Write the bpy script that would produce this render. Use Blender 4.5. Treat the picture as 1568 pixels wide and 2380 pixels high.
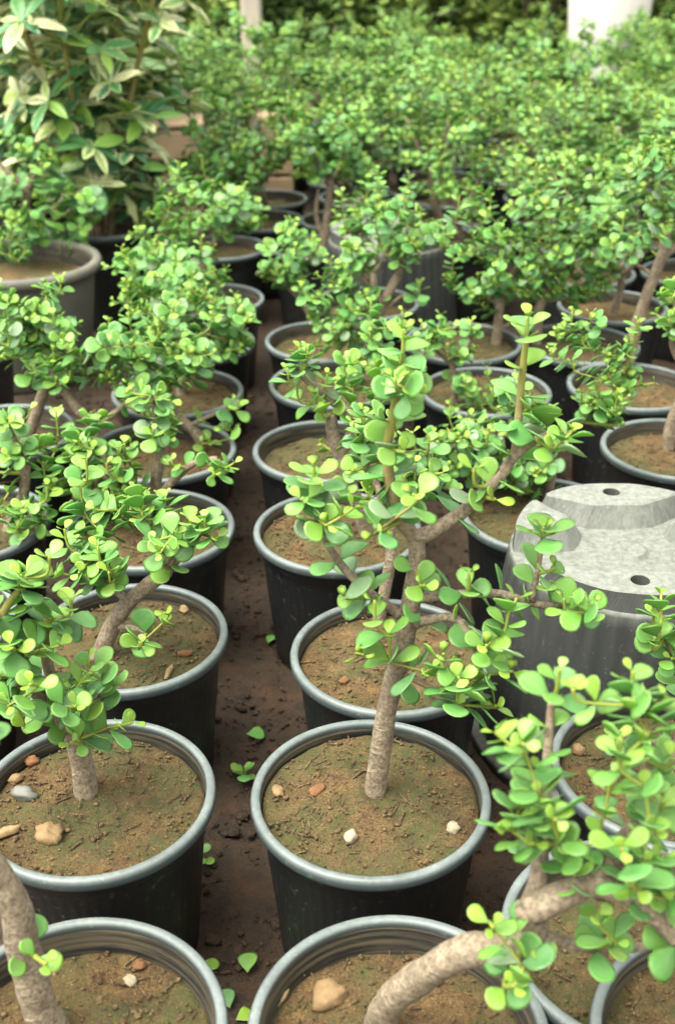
import bpy, math, random
import numpy as np
from mathutils import Vector, Matrix, noise
R = math.radians
S = bpy.context.scene
for o in list(bpy.data.objects): bpy.data.objects.remove(o)

# ------------------------------------------------------------------ camera
F = 2700.0; CX, CY = 784.0, 1190.0          # focal length and centre in units of a 1568 x 2380 picture
PITCH = R(27.8); CAMZ = 1.074
cam = bpy.data.cameras.new('camera'); cam_o = bpy.data.objects.new('camera', cam)
S.collection.objects.link(cam_o); S.camera = cam_o
cam_o.location = (0, 0, CAMZ); cam_o.rotation_euler = (math.pi/2 - PITCH, 0, 0)
cam.sensor_fit = 'VERTICAL'; cam.sensor_height = 24; cam.lens = F/2380*24
cam.clip_start = 0.05; cam.clip_end = 200
cam.dof.use_dof = True; cam.dof.focus_distance = 1.32; cam.dof.aperture_fstop = 3.5
# ------------------------------------------------------------------ world, sun, exposure
SUN_EL, SUN_AZ = R(66), R(-118)               # azimuth measured from +Y towards +X
w = bpy.data.worlds.new('World'); S.world = w; w.use_nodes = True
nt = w.node_tree; nt.nodes.clear()
sky = nt.nodes.new('ShaderNodeTexSky'); sky.sky_type = 'NISHITA'; sky.sun_disc = False
sky.sun_elevation = SUN_EL; sky.sun_rotation = SUN_AZ; sky.air_density = 1.0; sky.dust_density = 4.0; sky.ozone_density = 1.0
hs = nt.nodes.new('ShaderNodeHueSaturation'); hs.inputs['Saturation'].default_value = 0.12   # overcast: grey-white sky
tint = nt.nodes.new('ShaderNodeMix'); tint.data_type = 'RGBA'; tint.blend_type = 'MULTIPLY'; tint.inputs[0].default_value = 1; tint.inputs[7].default_value = (1, .985, .87, 1)   # warm cream tint multiplied into the sky colour
bg = nt.nodes.new('ShaderNodeBackground'); bg.inputs['Strength'].default_value = 0.15
wo = nt.nodes.new('ShaderNodeOutputWorld')
nt.links.new(sky.outputs[0], hs.inputs['Color']); nt.links.new(hs.outputs[0], tint.inputs[6]); nt.links.new(tint.outputs[2], bg.inputs[0]); nt.links.new(bg.outputs[0], wo.inputs[0])
sl = bpy.data.lights.new('sun', 'SUN'); sl.energy = 1.5; sl.angle = R(50); sl.color = (1.0, 0.95, 0.84)
so = bpy.data.objects.new('sun', sl); S.collection.objects.link(so)
sd = Vector((math.sin(SUN_AZ)*math.cos(SUN_EL), math.cos(SUN_AZ)*math.cos(SUN_EL), math.sin(SUN_EL)))
so.rotation_euler = sd.to_track_quat('Z', 'Y').to_euler(); so.location = (0, 0, 6)
S.view_settings.view_transform = 'Standard'; S.view_settings.look = 'None'
S.view_settings.exposure = 2.1; S.view_settings.gamma = 1.0

# ------------------------------------------------------------------ helpers
rnd = random.Random(7)
CAM = Vector((0, 0, CAMZ))
FW = Vector((0, math.cos(PITCH), -math.sin(PITCH))); UP = Vector((0, math.sin(PITCH), math.cos(PITCH)))
def ray(x, y): return FW + Vector((1, 0, 0))*((x-CX)/F) + UP*(-(y-CY)/F)
def at(x, y, Y):
    d = ray(x, y); return CAM + d*(Y/d.y)
def onz(x, y, z):
    d = ray(x, y); return CAM + d*((z-CAMZ)/d.z)
COL = S.collection
def link(o, parent=None):
    COL.objects.link(o)
    if parent: o.parent = parent
    return o
def tag(o, label=None, cat=None, group=None, kind=None):
    if label: o['label'] = label
    if cat: o['category'] = cat
    if group: o['group'] = group
    if kind: o['kind'] = kind
    return o
def empty(name, loc):
    o = bpy.data.objects.new(name, None); o.empty_display_size = .05; o.location = loc; return link(o)
def mesh(name, V, Fc, mat, smooth=True, attrs=None):
    m = bpy.data.meshes.new(name); m.from_pydata([tuple(v) for v in V], [], Fc)
    if smooth: m.polygons.foreach_set('use_smooth', [True]*len(m.polygons))
    for k, vals in (attrs or {}).items():
        a = m.attributes.new(k, 'FLOAT', 'POINT'); a.data.foreach_set('value', np.asarray(vals, dtype=np.float32))
    if mat: m.materials.append(mat)
    m.update(); return m
def obj(name, m, parent=None, loc=(0, 0, 0)):
    o = bpy.data.objects.new(name, m); o.location = loc; return link(o, parent)
def copy_tree(o, parent=None):
    c = o.copy(); link(c, parent)
    for ch in o.children: copy_tree(ch, c)
    return c
def lathe(prof, n, ripple=0, nr=0, closed=False):
    V, Fc = [], []
    for (r, z, k) in prof:
        for i in range(n):
            a = 2*math.pi*i/n
            rr = r*(1 + k*ripple*math.cos(nr*a)); V.append((rr*math.cos(a), rr*math.sin(a), z))
    m = len(prof)
    for j in range(m if closed else m-1):
        j2 = (j+1) % m
        for i in range(n):
            i2 = (i+1) % n; Fc.append((j*n+i, j*n+i2, j2*n+i2, j2*n+i))
    return V, Fc
def boxmesh(sx, sy, sz, bev=.004):
    V, Fc = [], []                       # bevelled box, 24 verts
    import itertools
    h = (sx/2, sy/2, sz/2); idx = {}
    for c in itertools.product((-1, 1), repeat=3):
        for ax in range(3):
            p = [c[i]*(h[i] - (0 if i == ax else bev)) for i in range(3)]
            idx[(c, ax)] = len(V); V.append(p)
    for ax in range(3):
        b, d = (ax+1) % 3, (ax+2) % 3
        for s in (-1, 1):
            q = []
            for (u, v) in ((-1, -1), (1, -1), (1, 1), (-1, 1)):
                c = [0, 0, 0]; c[ax] = s; c[b] = u; c[d] = v; q.append(idx[(tuple(c), ax)])
            Fc.append(q if s > 0 else q[::-1])
        for u in (-1, 1):
            for v in (-1, 1):          # edge along ax between faces b and d
                c0 = [0, 0, 0]; c0[b] = u; c0[d] = v; c0[ax] = -1; c1 = list(c0); c1[ax] = 1
                q = [idx[(tuple(c0), b)], idx[(tuple(c1), b)], idx[(tuple(c1), d)], idx[(tuple(c0), d)]]
                Fc.append(q if u*v < 0 else q[::-1])
    for c in itertools.product((-1, 1), repeat=3):
        q = [idx[(c, 0)], idx[(c, 1)], idx[(c, 2)]]
        Fc.append(q if c[0]*c[1]*c[2] > 0 else q[::-1])
    return V, Fc

# ------------------------------------------------------------------ materials
def newmat(name):
    m = bpy.data.materials.new(name); m.use_nodes = True
    t = m.node_tree; t.nodes.clear()
    out = t.nodes.new('ShaderNodeOutputMaterial'); p = t.nodes.new('ShaderNodeBsdfPrincipled')
    t.links.new(p.outputs[0], out.inputs[0]); return m, t, p, out
class N:
    def __init__(s, t): s.t = t
    def n(s, typ, **k):
        nd = s.t.nodes.new(typ)
        for a, b in k.items(): setattr(nd, a, b)
        return nd
    def l(s, a, b): s.t.links.new(a, b)
    def noise(s, vec, scale, detail=4, rough=.55, dist=0.0):
        nd = s.n('ShaderNodeTexNoise'); nd.inputs['Scale'].default_value = scale; nd.inputs['Detail'].default_value = detail
        nd.inputs['Roughness'].default_value = rough; nd.inputs['Distortion'].default_value = dist
        if vec is not None: s.l(vec, nd.inputs['Vector'])
        return nd.outputs['Fac']
    def ramp(s, fac, stops):
        r = s.n('ShaderNodeValToRGB'); e = r.color_ramp.elements
        while len(e) < len(stops): e.new(.5)
        for q, (p, c) in zip(e, stops):
            q.position = p; q.color = (c[0], c[1], c[2], 1) if hasattr(c, '__len__') else (c, c, c, 1)
        s.l(fac, r.inputs[0]); return r.outputs[0]
    def mix(s, fac, a, b, mode='MIX'):
        m = s.n('ShaderNodeMix', data_type='RGBA', blend_type=mode)
        for sock, v in ((m.inputs[0], fac), (m.inputs[6], a), (m.inputs[7], b)):
            if isinstance(v, (int, float)): sock.default_value = v
            elif isinstance(v, tuple): sock.default_value = (*v, 1)
            else: s.l(v, sock)
        return m.outputs[2]
    def math(s, op, a, b=0.0, clamp=False):
        m = s.n('ShaderNodeMath', operation=op, use_clamp=clamp)
        for sock, v in ((m.inputs[0], a), (m.inputs[1], b)):
            if isinstance(v, (int, float)): sock.default_value = v
            else: s.l(v, sock)
        return m.outputs[0]
    def attr(s, name): return s.n('ShaderNodeAttribute', attribute_name=name).outputs['Fac']
    def objco(s): return s.n('ShaderNodeTexCoord').outputs['Object']
    def pos(s): return s.n('ShaderNodeNewGeometry').outputs['Position']
    def orand(s): return s.n('ShaderNodeObjectInfo').outputs['Random']
    def bump(s, h, strength, dist, p, nrm=None):
        b = s.n('ShaderNodeBump'); b.inputs['Strength'].default_value = strength; b.inputs['Distance'].default_value = dist
        s.l(h, b.inputs['Height'])
        if nrm is not None: s.l(nrm, b.inputs['Normal'])
        if p is not None: s.l(b.outputs[0], p.inputs['Normal'])
        return b.outputs[0]
MAT = {}
def mat_leaf(name, stops, margin, trans=.22, rough=.36):
    m, t, p, out = newmat(name); k = N(t)
    tone = k.attr('tone'); rv = k.attr('rv'); jit = k.math('FRACT', k.math('ADD', k.orand(), rv))
    tn = k.math('ADD', tone, k.math('MULTIPLY', k.math('SUBTRACT', jit, .5), .16), True)
    c = k.ramp(tn, stops)
    nz = k.noise(k.pos(), 90, 3, .6)
    c = k.mix(k.math('MULTIPLY', k.ramp(nz, [(.42, 0.0), (.70, 1.0)]), .38), c, (.23, .37, .18))
    jit2 = k.math('FRACT', k.math('MULTIPLY', jit, 7.31))
    c = k.mix(1.0, c, k.ramp(jit2, [(0, .78), (1, 1.18)]), 'MULTIPLY')
    ed = k.attr('edge')
    c = k.mix(k.math('MULTIPLY', k.math('POWER', ed, 5.0), .55), c, margin)
    spots = k.ramp(k.noise(k.pos(), 420, 2, .5), [(.70, 0.0), (.76, 1.0)])        # lime specks dried on the leaf
    c = k.mix(k.math('MULTIPLY', spots, .35), c, (.45, .50, .38))
    t.links.new(c, p.inputs['Base Color'])
    t.links.new(k.ramp(k.noise(k.pos(), 160, 3), [(.3, rough-.06), (.7, rough+.16)]), p.inputs['Roughness'])
    p.inputs['Specular IOR Level'].default_value = .55
    k.bump(k.noise(k.pos(), 260, 3), .12, .002, p)
    tr = t.nodes.new('ShaderNodeBsdfTranslucent'); k.l(k.mix(1.0, c, (1.25, 1.25, .45), 'MULTIPLY'), tr.inputs[0])
    ms = t.nodes.new('ShaderNodeMixShader'); ms.inputs[0].default_value = trans
    k.l(p.outputs[0], ms.inputs[1]); k.l(tr.outputs[0], ms.inputs[2]); k.l(ms.outputs[0], out.inputs[0])
    return m
MAT['leaf'] = mat_leaf('jade_leaf', [(0, (.27, .44, .045)), (.2, (.20, .40, .05)), (.45, (.122, .335, .064)), (.75, (.088, .265, .082)), (1, (.24, .32, .20))], (.32, .50, .15), .32, .40)
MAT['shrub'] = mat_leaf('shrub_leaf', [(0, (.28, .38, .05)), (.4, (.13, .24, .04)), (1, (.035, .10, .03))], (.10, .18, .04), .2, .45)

def mat_bark():
    m, t, p, out = newmat('bark'); k = N(t)
    age = k.attr('age'); al = k.attr('along')
    co = k.objco(); n1 = k.noise(co, 55, 5, .65); n2 = k.noise(co, 260, 4, .7)
    bark = k.ramp(n1, [(.25, (.105, .076, .050)), (.5, (.225, .178, .122)), (.75, (.34, .285, .205))])
    bark = k.mix(k.ramp(n2, [(.44, 0.0), (.62, .75)]), bark, (.06, .042, .028))
    # leaf-scar rings round the stem
    wob = k.math('ADD', k.math('MULTIPLY', al, 62.0), k.math('MULTIPLY', k.noise(co, 24, 2), 4.0))
    ring = k.math('POWER', k.math('ABSOLUTE', k.math('SINE', k.math('MULTIPLY', wob, 3.14159))), 9.0)
    bark = k.mix(k.math('MULTIPLY', ring, k.ramp(n1, [(.4, 0.0), (.7, .5)])), bark, (.27, .225, .16))
    ag = k.ramp(age, [(.18, 0.0), (.55, 1.0)])
    green = k.ramp(n1, [(.3, (.15, .21, .025)), (.7, (.22, .24, .035))])
    mid = k.mix(k.ramp(age, [(0, 0.0), (.45, 1.0)]), green, (.20, .12, .055))
    t.links.new(k.mix(ag, mid, bark), p.inputs['Base Color'])
    p.inputs['Roughness'].default_value = .78
    h = k.math('ADD', k.math('MULTIPLY', n2, .6), k.math('MULTIPLY', k.math('MULTIPLY', ring, k.ramp(n1, [(.4, 0.0), (.65, 1.0)])), .30))
    hb = k.math('MULTIPLY', h, ag)
    k.bump(hb, .9, .0035, p); return m
MAT['bark'] = mat_bark()

def mat_plastic(name, base, dust_sky_col, dust_lo, dust_hi, rough, side=.06, mott=.25):
    m, t, p, out = newmat(name); k = N(t); co = k.pos()
    n1 = k.noise(co, 14, 6, .7); n2 = k.noise(co, 130, 3, .6)
    mp = k.n('ShaderNodeMapping'); mp.inputs['Scale'].default_value = (1, 1, .12); k.l(co, mp.inputs[0])
    streak = k.noise(mp.outputs[0], 120, 3, .7)
    d = k.ramp(n1, [(dust_lo, 0.0), (dust_hi, 1.0)])
    d = k.math('MULTIPLY', d, k.ramp(streak, [(.35, mott), (.65, 1.0)]))
    up = k.n('ShaderNodeNewGeometry'); sp = k.n('ShaderNodeSeparateXYZ'); k.l(up.outputs['Normal'], sp.inputs[0])
    d = k.math('MULTIPLY', d, k.ramp(sp.outputs['Z'], [(.1, side), (.8, 1.0)]))      # dust settles on upward faces; darker sides also paint in shade on the pads
    specks = k.ramp(n2, [(.63, 0.0), (.68, 1.0)])
    c = k.mix(d, base, dust_sky_col)
    c = k.mix(k.math('MULTIPLY', specks, .12), c, (.38, .37, .32))
    t.links.new(c, p.inputs['Base Color'])
    t.links.new(k.math('ADD', k.math('MULTIPLY', d, .3), rough, True), p.inputs['Roughness'])
    k.bump(k.noise(co, 330, 3), .12, .001, p); return m
MAT['pot'] = mat_plastic('black_plastic', (.009, .010, .011), (.16, .15, .12), .5, .9, .42)
MAT['rim'] = mat_plastic('rim_plastic', (.040, .052, .055), (.17, .20, .197), .15, .75, .34, .06, .7)  # blue-grey in base and dust colours paints in the sky's reflection
MAT['dusty'] = mat_plastic('dusty_plastic', (.013, .015, .015), (.155, .165, .145), .10, .42, .62, .07, .5)
MAT['pad'] = mat_plastic('dusty_shaded_pad', (.030, .033, .032), (.165, .175, .155), .10, .42, .62, .15, .5)  # dusty top; sides kept dark to paint in shading at the pad edges
MAT['greypot'] = mat_plastic('faded_plastic', (.10, .10, .085), (.22, .21, .16), .35, .8, .55, .6)
MAT['white'] = mat_plastic('white_plastic', (.80, .81, .77), (.70, .70, .64), .5, .95, .4)

def mat_inner():
    m, t, p, out = newmat('inner_wall'); k = N(t); co = k.pos()
    mp = k.n('ShaderNodeMapping'); mp.inputs['Scale'].default_value = (.35, .35, 9); k.l(co, mp.inputs[0])
    d = k.ramp(k.noise(mp.outputs[0], 24, 5, .7), [(.42, 0.0), (.62, 1.0)])
    t.links.new(k.mix(k.math('MULTIPLY', d, .75), (.016, .018, .018), (.15, .125, .085)), p.inputs['Base Color'])
    p.inputs['Roughness'].default_value = .6; return m
MAT['inner'] = mat_inner()

def mat_soil(name, a, b, c2, moss, mlo, mhi, rough=.92):
    m, t, p, out = newmat(name); k = N(t); co = k.pos()
    rv = k.orand()
    n1 = k.noise(co, 38, 6, .7); n2 = k.noise(co, 330, 5, .7); n3 = k.noise(co, 13, 4, .6)
    c = k.ramp(n1, [(.28, a), (.5, b), (.72, c2)])
    c = k.mix(k.ramp(n2, [(.46, 0.0), (.66, .85)]), c, tuple(x*.38 for x in a))
    c = k.mix(k.ramp(k.noise(co, 520, 3), [(.58, 0.0), (.70, .6)]), c, tuple(min(1, x*1.8) for x in c2))
    mo = k.math('ADD', n3, k.math('MULTIPLY', k.math('SUBTRACT', rv, .5), .16))
    c = k.mix(k.math('MULTIPLY', k.ramp(mo, [(mlo, 0.0), (mhi, 1.0)]), k.ramp(k.noise(co, 110, 4), [(.3, .2), (.6, .75)])), c, moss)
    t.links.new(c, p.inputs['Base Color']); p.inputs['Roughness'].default_value = rough
    h = k.math('ADD', k.math('MULTIPLY', n1, 1.0), k.math('MULTIPLY', n2, .5))
    k.bump(h, 1.0, .010, p); return m
MAT['soil'] = mat_soil('potting_soil', (.060, .031, .010), (.118, .068, .021), (.195, .122, .042), (.042, .060, .012), .39, .53)
MAT['ground'] = mat_soil('wet_earth', (.019, .011, .0055), (.042, .024, .0115), (.072, .038, .017), (.085, .036, .016), .60, .74, .66)
MAT['crumb'] = mat_soil('soil_crumb', (.06, .035, .014), (.14, .085, .035), (.26, .18, .09), (.05, .05, .015), .55, .7)
MAT['clod'] = mat_soil('earth_clod', (.022, .014, .008), (.046, .029, .016), (.085, .042, .020), (.11, .05, .024), .55, .7)

def mat_simple(name, c, rough=.7, var=.25, scale=40, bump=.3):
    m, t, p, out = newmat(name); k = N(t); co = k.objco()
    n1 = k.noise(co, scale, 5, .65)
    t.links.new(k.ramp(n1, [(.25, tuple(x*(1-var) for x in c)), (.75, tuple(min(1, x*(1+var)) for x in c))]), p.inputs['Base Color'])
    p.inputs['Roughness'].default_value = rough; k.bump(n1, bump, .003, p); return m
MAT['stone_tan'] = mat_simple('tan_stone', (.17, .108, .048), .8, .35, 90, .6)
MAT['stone_white'] = mat_simple('pale_stone', (.27, .225, .155), .8, .25, 90, .5)
MAT['stone_grey'] = mat_simple('grey_stone', (.11, .115, .10), .6, .2, 90, .3)
MAT['stone_red'] = mat_simple('rusty_stone', (.13, .058, .02), .85, .35, 90, .6)
MAT['chip'] = mat_simple('wood_chip', (.22, .15, .07), .85, .35, 60, .6)
MAT['crate'] = mat_simple('crate_wood', (.36, .26, .16), .8, .25, 8, .3)
MAT['post'] = mat_simple('post_wood', (.34, .31, .25), .8, .25, 5, .3)
MAT['darkbark'] = mat_simple('dark_bark', (.10, .075, .05), .9, .4, 8, .6)
MAT['dryleaf'] = mat_simple('dry_leaf', (.30, .16, .07), .8, .3, 60, .4)

def mat_schef():
    m, t, p, out = newmat('variegated_leaf'); k = N(t)
    ac = k.attr('across'); oi = k.n('ShaderNodeObjectInfo'); rv = oi.outputs['Random']
    off = k.n('ShaderNodeCombineXYZ'); k.l(k.math('MULTIPLY', rv, 40.0), off.inputs[0])
    va = k.n('ShaderNodeVectorMath', operation='ADD'); k.l(k.objco(), va.inputs[0]); k.l(off.outputs[0], va.inputs[1])
    n1 = k.noise(va.outputs[0], 22, 4, .6, .6)
    v = k.math('ADD', k.math('ADD', k.math('MULTIPLY', ac, .36), n1), k.math('MULTIPLY', k.math('SUBTRACT', rv, .64), .75))
    mask = k.ramp(v, [(.64, 0.0), (.70, 1.0)])
    g = k.ramp(k.math('FRACT', k.math('MULTIPLY', rv, 5.7)), [(0, (.04, .14, .06)), (.6, (.09, .25, .08)), (1, (.26, .42, .06))])
    cr = k.ramp(k.math('FRACT', k.math('MULTIPLY', rv, 9.3)), [(0, (.62, .62, .36)), (1, (.46, .55, .22))])
    c = k.mix(mask, g, cr)
    t.links.new(c, p.inputs['Base Color']); p.inputs['Roughness'].default_value = .32
    tr = t.nodes.new('ShaderNodeBsdfTranslucent'); k.l(c, tr.inputs[0])
    ms = t.nodes.new('ShaderNodeMixShader'); ms.inputs[0].default_value = .2
    k.l(p.outputs[0], ms.inputs[1]); k.l(tr.outputs[0], ms.inputs[2]); k.l(ms.outputs[0], out.inputs[0]); return m
MAT['schef'] = mat_schef()
MAT['petiole'] = mat_simple('petiole', (.30, .34, .07), .5, .2, 20, .1)

# ------------------------------------------------------------------ ground
def axis_lines(lo, hi, fine_lo, fine_hi, step):
    a = list(np.arange(fine_lo, fine_hi+1e-6, step)); s = step
    x = fine_lo
    while x > lo: s *= 1.35; x -= s; a.insert(0, x)
    s = step; x = a[-1]
    while x < hi: s *= 1.35; x += s; a.append(x)
    return a
def ground():
    xs = axis_lines(-60, 60, -1.0, 1.0, .0125); ys = axis_lines(-30, 120, .35, 3.0, .0125)
    V, Fc = [], []; nx = len(xs)
    for y in ys:
        for x in xs:
            z = 0.0
            if -1.6 < x < 1.6 and 0 < y < 3.8:
                z = .007*noise.noise((x*9, y*9, 1)) + .004*noise.noise((x*31, y*31, 5)) + .0035*noise.noise((x*75, y*75, 9))
            V.append((x, y, z))
    for j in range(len(ys)-1):
        for i in range(nx-1): Fc.append((j*nx+i, j*nx+i+1, (j+1)*nx+i+1, (j+1)*nx+i))
    o = obj('ground', mesh('ground', V, Fc, MAT['ground'])); tag(o, kind='structure')
ground()
def blob(r=1.0, seed=0, amp=.3, sq=(1, 1, 1), rings=4, segs=7):
    V = [(0, 0, r*sq[2])]; Fc = []
    for j in range(1, rings):
        th = math.pi*j/rings
        for i in range(segs):
            a = 2*math.pi*i/segs; d = Vector((math.sin(th)*math.cos(a), math.sin(th)*math.sin(a), math.cos(th)))
            k = r*(1 + amp*noise.noise(d*1.6 + Vector((seed*3.1, seed, 0))))
            V.append((d.x*k*sq[0], d.y*k*sq[1], d.z*k*sq[2]))
    V.append((0, 0, -r*sq[2])); L = len(V)-1
    for i in range(segs):
        i2 = (i+1) % segs; Fc.append((0, 1+i, 1+i2)); Fc.append((L, 1+(rings-2)*segs+i2, 1+(rings-2)*segs+i))
        for j in range(rings-2): Fc.append((1+j*segs+i, 1+(j+1)*segs+i, 1+(j+1)*segs+i2, 1+j*segs+i2))
    return V, Fc
def scatter(n, sampler, rng, size, stretch=1.0, flat=.6):
    """many small crumbs joined into one mesh"""
    AV, AF = [], []
    tm = [blob(1, s, .8, (1, 1, flat), 3, 5) for s in range(5)]
    for i in range(n):
        x, y, z = sampler(); s = size*rng.choice((.5, .6, .8, 1, 1, 1.3, 1.9)); V, Fc = tm[i % 5]
        st = stretch if rng.random() < .35 else 1.0
        M = Matrix.Rotation(rng.uniform(0, 6.28), 3, 'Z') @ Matrix.Rotation(rng.uniform(-.3, .3), 3, 'X') @ Matrix.Diagonal((s*st, s/(st**.7), s/(st**.5)))
        b = len(AV)
        for v in V: q = M @ Vector(v); AV.append((q.x+x, q.y+y, q.z+z))
        AF += [tuple(b+k for k in f) for f in Fc]
    return AV, AF

# ------------------------------------------------------------------ pots
RP, HP = .130, .220
wall_prof = [(.0, .004, 0), (.090, .004, 0), (.097, .0, 0), (.1005, .006, .4), (.102, .03, 1), (.1065, .08, 1), (.1115, .13, 1), (.1155, .172, 1), (.118, .186, .3), (.1195, .189, 0), (.1215, .192, 0), (.1225, .206, 0)]
inner_prof = [(.1195, .2125, 0), (.1185, .207, 0), (.1192, .2055, 0), (.1178, .199, 0), (.1186, .1975, 0), (.1160, .190, 0), (.1168, .1885, 0), (.1125, .17, 0), (.108, .13, 0), (.0, .128, 0)]
rim_prof = [(.1228, .2055, 0), (.1265, .2045, 0), (.1292, .2065, 0), (.1300, .2100, 0), (.1300, .2140, 0), (.1290, .2178, 0), (.1268, .2197, 0), (.1235, .2200, 0), (.1205, .2190, 0), (.1192, .2165, 0), (.1190, .2120, 0), (.1205, .2090, 0)]
M_WALL = mesh('wall', *lathe(wall_prof, 240, .0028, 60), MAT['pot'])
M_INNER = mesh('inner_wall', *lathe(inner_prof, 64), MAT['inner'])
M_RIM = mesh('rim', *lathe(rim_prof, 96, closed=True), MAT['rim'])
M_RIM.materials.append(MAT['inner'])
for i_, p_ in enumerate(M_RIM.polygons):
    if i_//96 in (0, 10, 11): p_.material_index = 1          # dried silt in the groove under and inside the lip
def soil_mesh(seed, amp=1.0, rad=.1168):
    V = [(0, 0, .004)]; Fc = []; nr, ns = 30, 72
    for j in range(1, nr+1):
        r = rad*(j/nr)
        for i in range(ns):
            a = 2*math.pi*i/ns; x, y = r*math.cos(a), r*math.sin(a)
            z = .0045*noise.noise((x*22+seed*9, y*22, seed)) + .0026*noise.noise((x*70, y*70+seed*5, seed)) + .0016*noise.noise((x*190, y*190, seed))
            V.append((x, y, amp*z + .004*(1-(j/nr)**2) - (.003 if j == nr else 0)))
    for i in range(ns):
        i2 = (i+1) % ns; Fc.append((0, 1+i, 1+i2))
        for j in range(nr-1): Fc.append((1+j*ns+i, 1+(j+1)*ns+i, 1+(j+1)*ns+i2, 1+j*ns+i2))
    return mesh('soil', V, Fc, MAT['soil'])
M_SOIL = [soil_mesh(s) for s in range(4)]
def crumbs_mesh(seed):
    rng = random.Random(seed)
    def smp():
        r = .112*math.sqrt(rng.random()); a = rng.uniform(0, 6.28)
        return r*math.cos(a), r*math.sin(a), .004*(1-(r/.1165)**2)+.0008
    return mesh('soil_crumbs', *scatter(620, smp, rng, .0017, 3.4), MAT['crumb'])
M_CRUMB = [crumbs_mesh(s) for s in range(3)]
pot_count = 0
def pot(vx, vy, label, group=None, depth=.022, near=True, loc=None, tilt=0.0, name='plant_pot', scale=1.0):
    global pot_count
    p = onz(vx, vy, HP*scale) if loc is None else Vector((loc[0], loc[1], 0))
    e = empty(name, (p.x, p.y, 0)); tag(e, label, 'pot', group)
    e.rotation_euler = (rnd.uniform(-1, 1)*tilt, rnd.uniform(-1, 1)*tilt, rnd.uniform(0, 6.28))
    k = rnd.uniform(.994, 1.006); e.scale = (k*scale, (2-k)*scale, scale)
    obj('wall', M_WALL, e); obj('rim', M_RIM, e); obj('inner_wall', M_INNER, e)
    s = obj('soil', M_SOIL[pot_count % 4], e, (0, 0, HP-depth-.002)); 
    if near:
        c = obj('soil_crumbs', M_CRUMB[pot_count % 3], e, (0, 0, HP-depth-.001)); c['kind'] = 'stuff'
    pot_count += 1
    return Vector((p.x, p.y, (HP-depth)*scale))

# ------------------------------------------------------------------ leaves
def leaf_template(seed, lo=False):
    """obovate fleshy jade leaf, 1 long, lying along +X with its upper face to +Z"""
    rng = random.Random(seed)
    wd = rng.uniform(.36, .45); cup = rng.uniform(-.03, .10); bend = rng.uniform(-.10, .06)
    ts = [0, .10, .28, .48, .70, .88, .97] if not lo else [0, .25, .55, .85, 1.0]
    wf = {0: .05, .10: .19, .28: .54, .48: .88, .70: 1.0, .88: .77, .97: .42, 1.0: 0, .25: .42, .55: .92, .85: .85}
    top = []
    def zc(x): return bend*x*x
    side = [(t, wf[t]*wd) for t in ts]
    if lo: side = side[:-1]
    ring = side + [(1.0, 0)] + [(x, -y) for x, y in side[::-1]]
    n = len(ring)
    V, E = [], []
    for (x, y) in ring: V.append((x, y, zc(x) + cup*(y/wd)**2)); E.append(1.0)
    for (x, y) in ring:                                       # inner ring of the upper face
        xi = .5 + (x-.5)*.80; yi = y*.76; V.append((xi, yi, zc(xi)+cup*(yi/wd)**2 + .018)); E.append(.35)
    V.append((.52, 0, zc(.52)+.010)); E.append(0); ct = len(V)-1
    for (x, y) in ring:
        xi = .5 + (x-.5)*.82; yi = y*.80; V.append((xi, yi, zc(xi)+cup*(yi/wd)**2 - .030)); E.append(.35)
    V.append((.5, 0, zc(.5)-.040)); E.append(0); cb = len(V)-1
    Fc = []
    o2 = n+n+1
    for i in range(n):
        j = (i+1) % n
        Fc.append((j, i, n+i, n+j)); Fc.append((n+j, n+i, ct))
        Fc.append((i, j, o2+j, o2+i)); Fc.append((o2+i, o2+j, cb))
    return np.array(V), Fc, np.array(E)
def leaf_low(seed):
    V, Fc, E = leaf_template(seed, True); n = 9               # flat-ish: upper inner ring and lower centre only
    keep = list(range(0, 2*n+1)) + [len(V)-1]
    mp = {k: i for i, k in enumerate(keep)}; ct, cb = 2*n, len(V)-1
    F2 = []
    for i in range(n):
        j = (i+1) % n
        F2 += [(j, i, ct), (i, j, cb)]
    ks = list(range(n)) + [ct, cb]; mp = {k: i for i, k in enumerate(ks)}
    return V[ks], [tuple(mp[k] for k in f) for f in F2], E[ks]
T_HI = [leaf_template(s) for s in range(4)]; T_LO = [leaf_low(s) for s in range(3)]
TONES = [0.0, .18, .36, .54, .72, .92]
M_LEAF = [[mesh('leaf', V, Fc, MAT['leaf'], True, {'tone': [tn]*len(V), 'edge': E, 'rv': [0]*len(V)}) for (V, Fc, E) in T_HI] for tn in TONES]
def leaf_matrix(p, axis, radial, ang, L, roll):
    d = axis*math.cos(ang) + radial*math.sin(ang); d.normalize()
    up = axis - d*axis.dot(d)
    if up.length < 1e-4: up = Vector((0, 0, 1))
    up.normalize(); up.rotate(Matrix.Rotation(roll, 3, d)); side = up.cross(d)
    M = Matrix(((d.x*L, side.x*L, up.x*L, p.x), (d.y*L, side.y*L, up.y*L, p.y), (d.z*L, side.z*L, up.z*L, p.z), (0, 0, 0, 1)))
    return M
def join_leaves(name, leaves, mat, templates, rng):
    """leaves: list of (matrix, tone); one mesh"""
    VV, FF, tn, ed, rv = [], [], [], [], []; b = 0
    for i, (M, t) in enumerate(leaves):
        V, Fc, E = templates[i % len(templates)]
        A = np.array(M); VV.append(V @ A[:3, :3].T + A[:3, 3]); FF += [tuple(b+k for k in f) for f in Fc]
        n = len(V); b += n; tn += [t]*n; ed += list(E); rv += [rng.random()]*n
    return mesh(name, np.concatenate(VV).tolist(), FF, mat, True, {'tone': tn, 'edge': ed, 'rv': rv})

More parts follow.
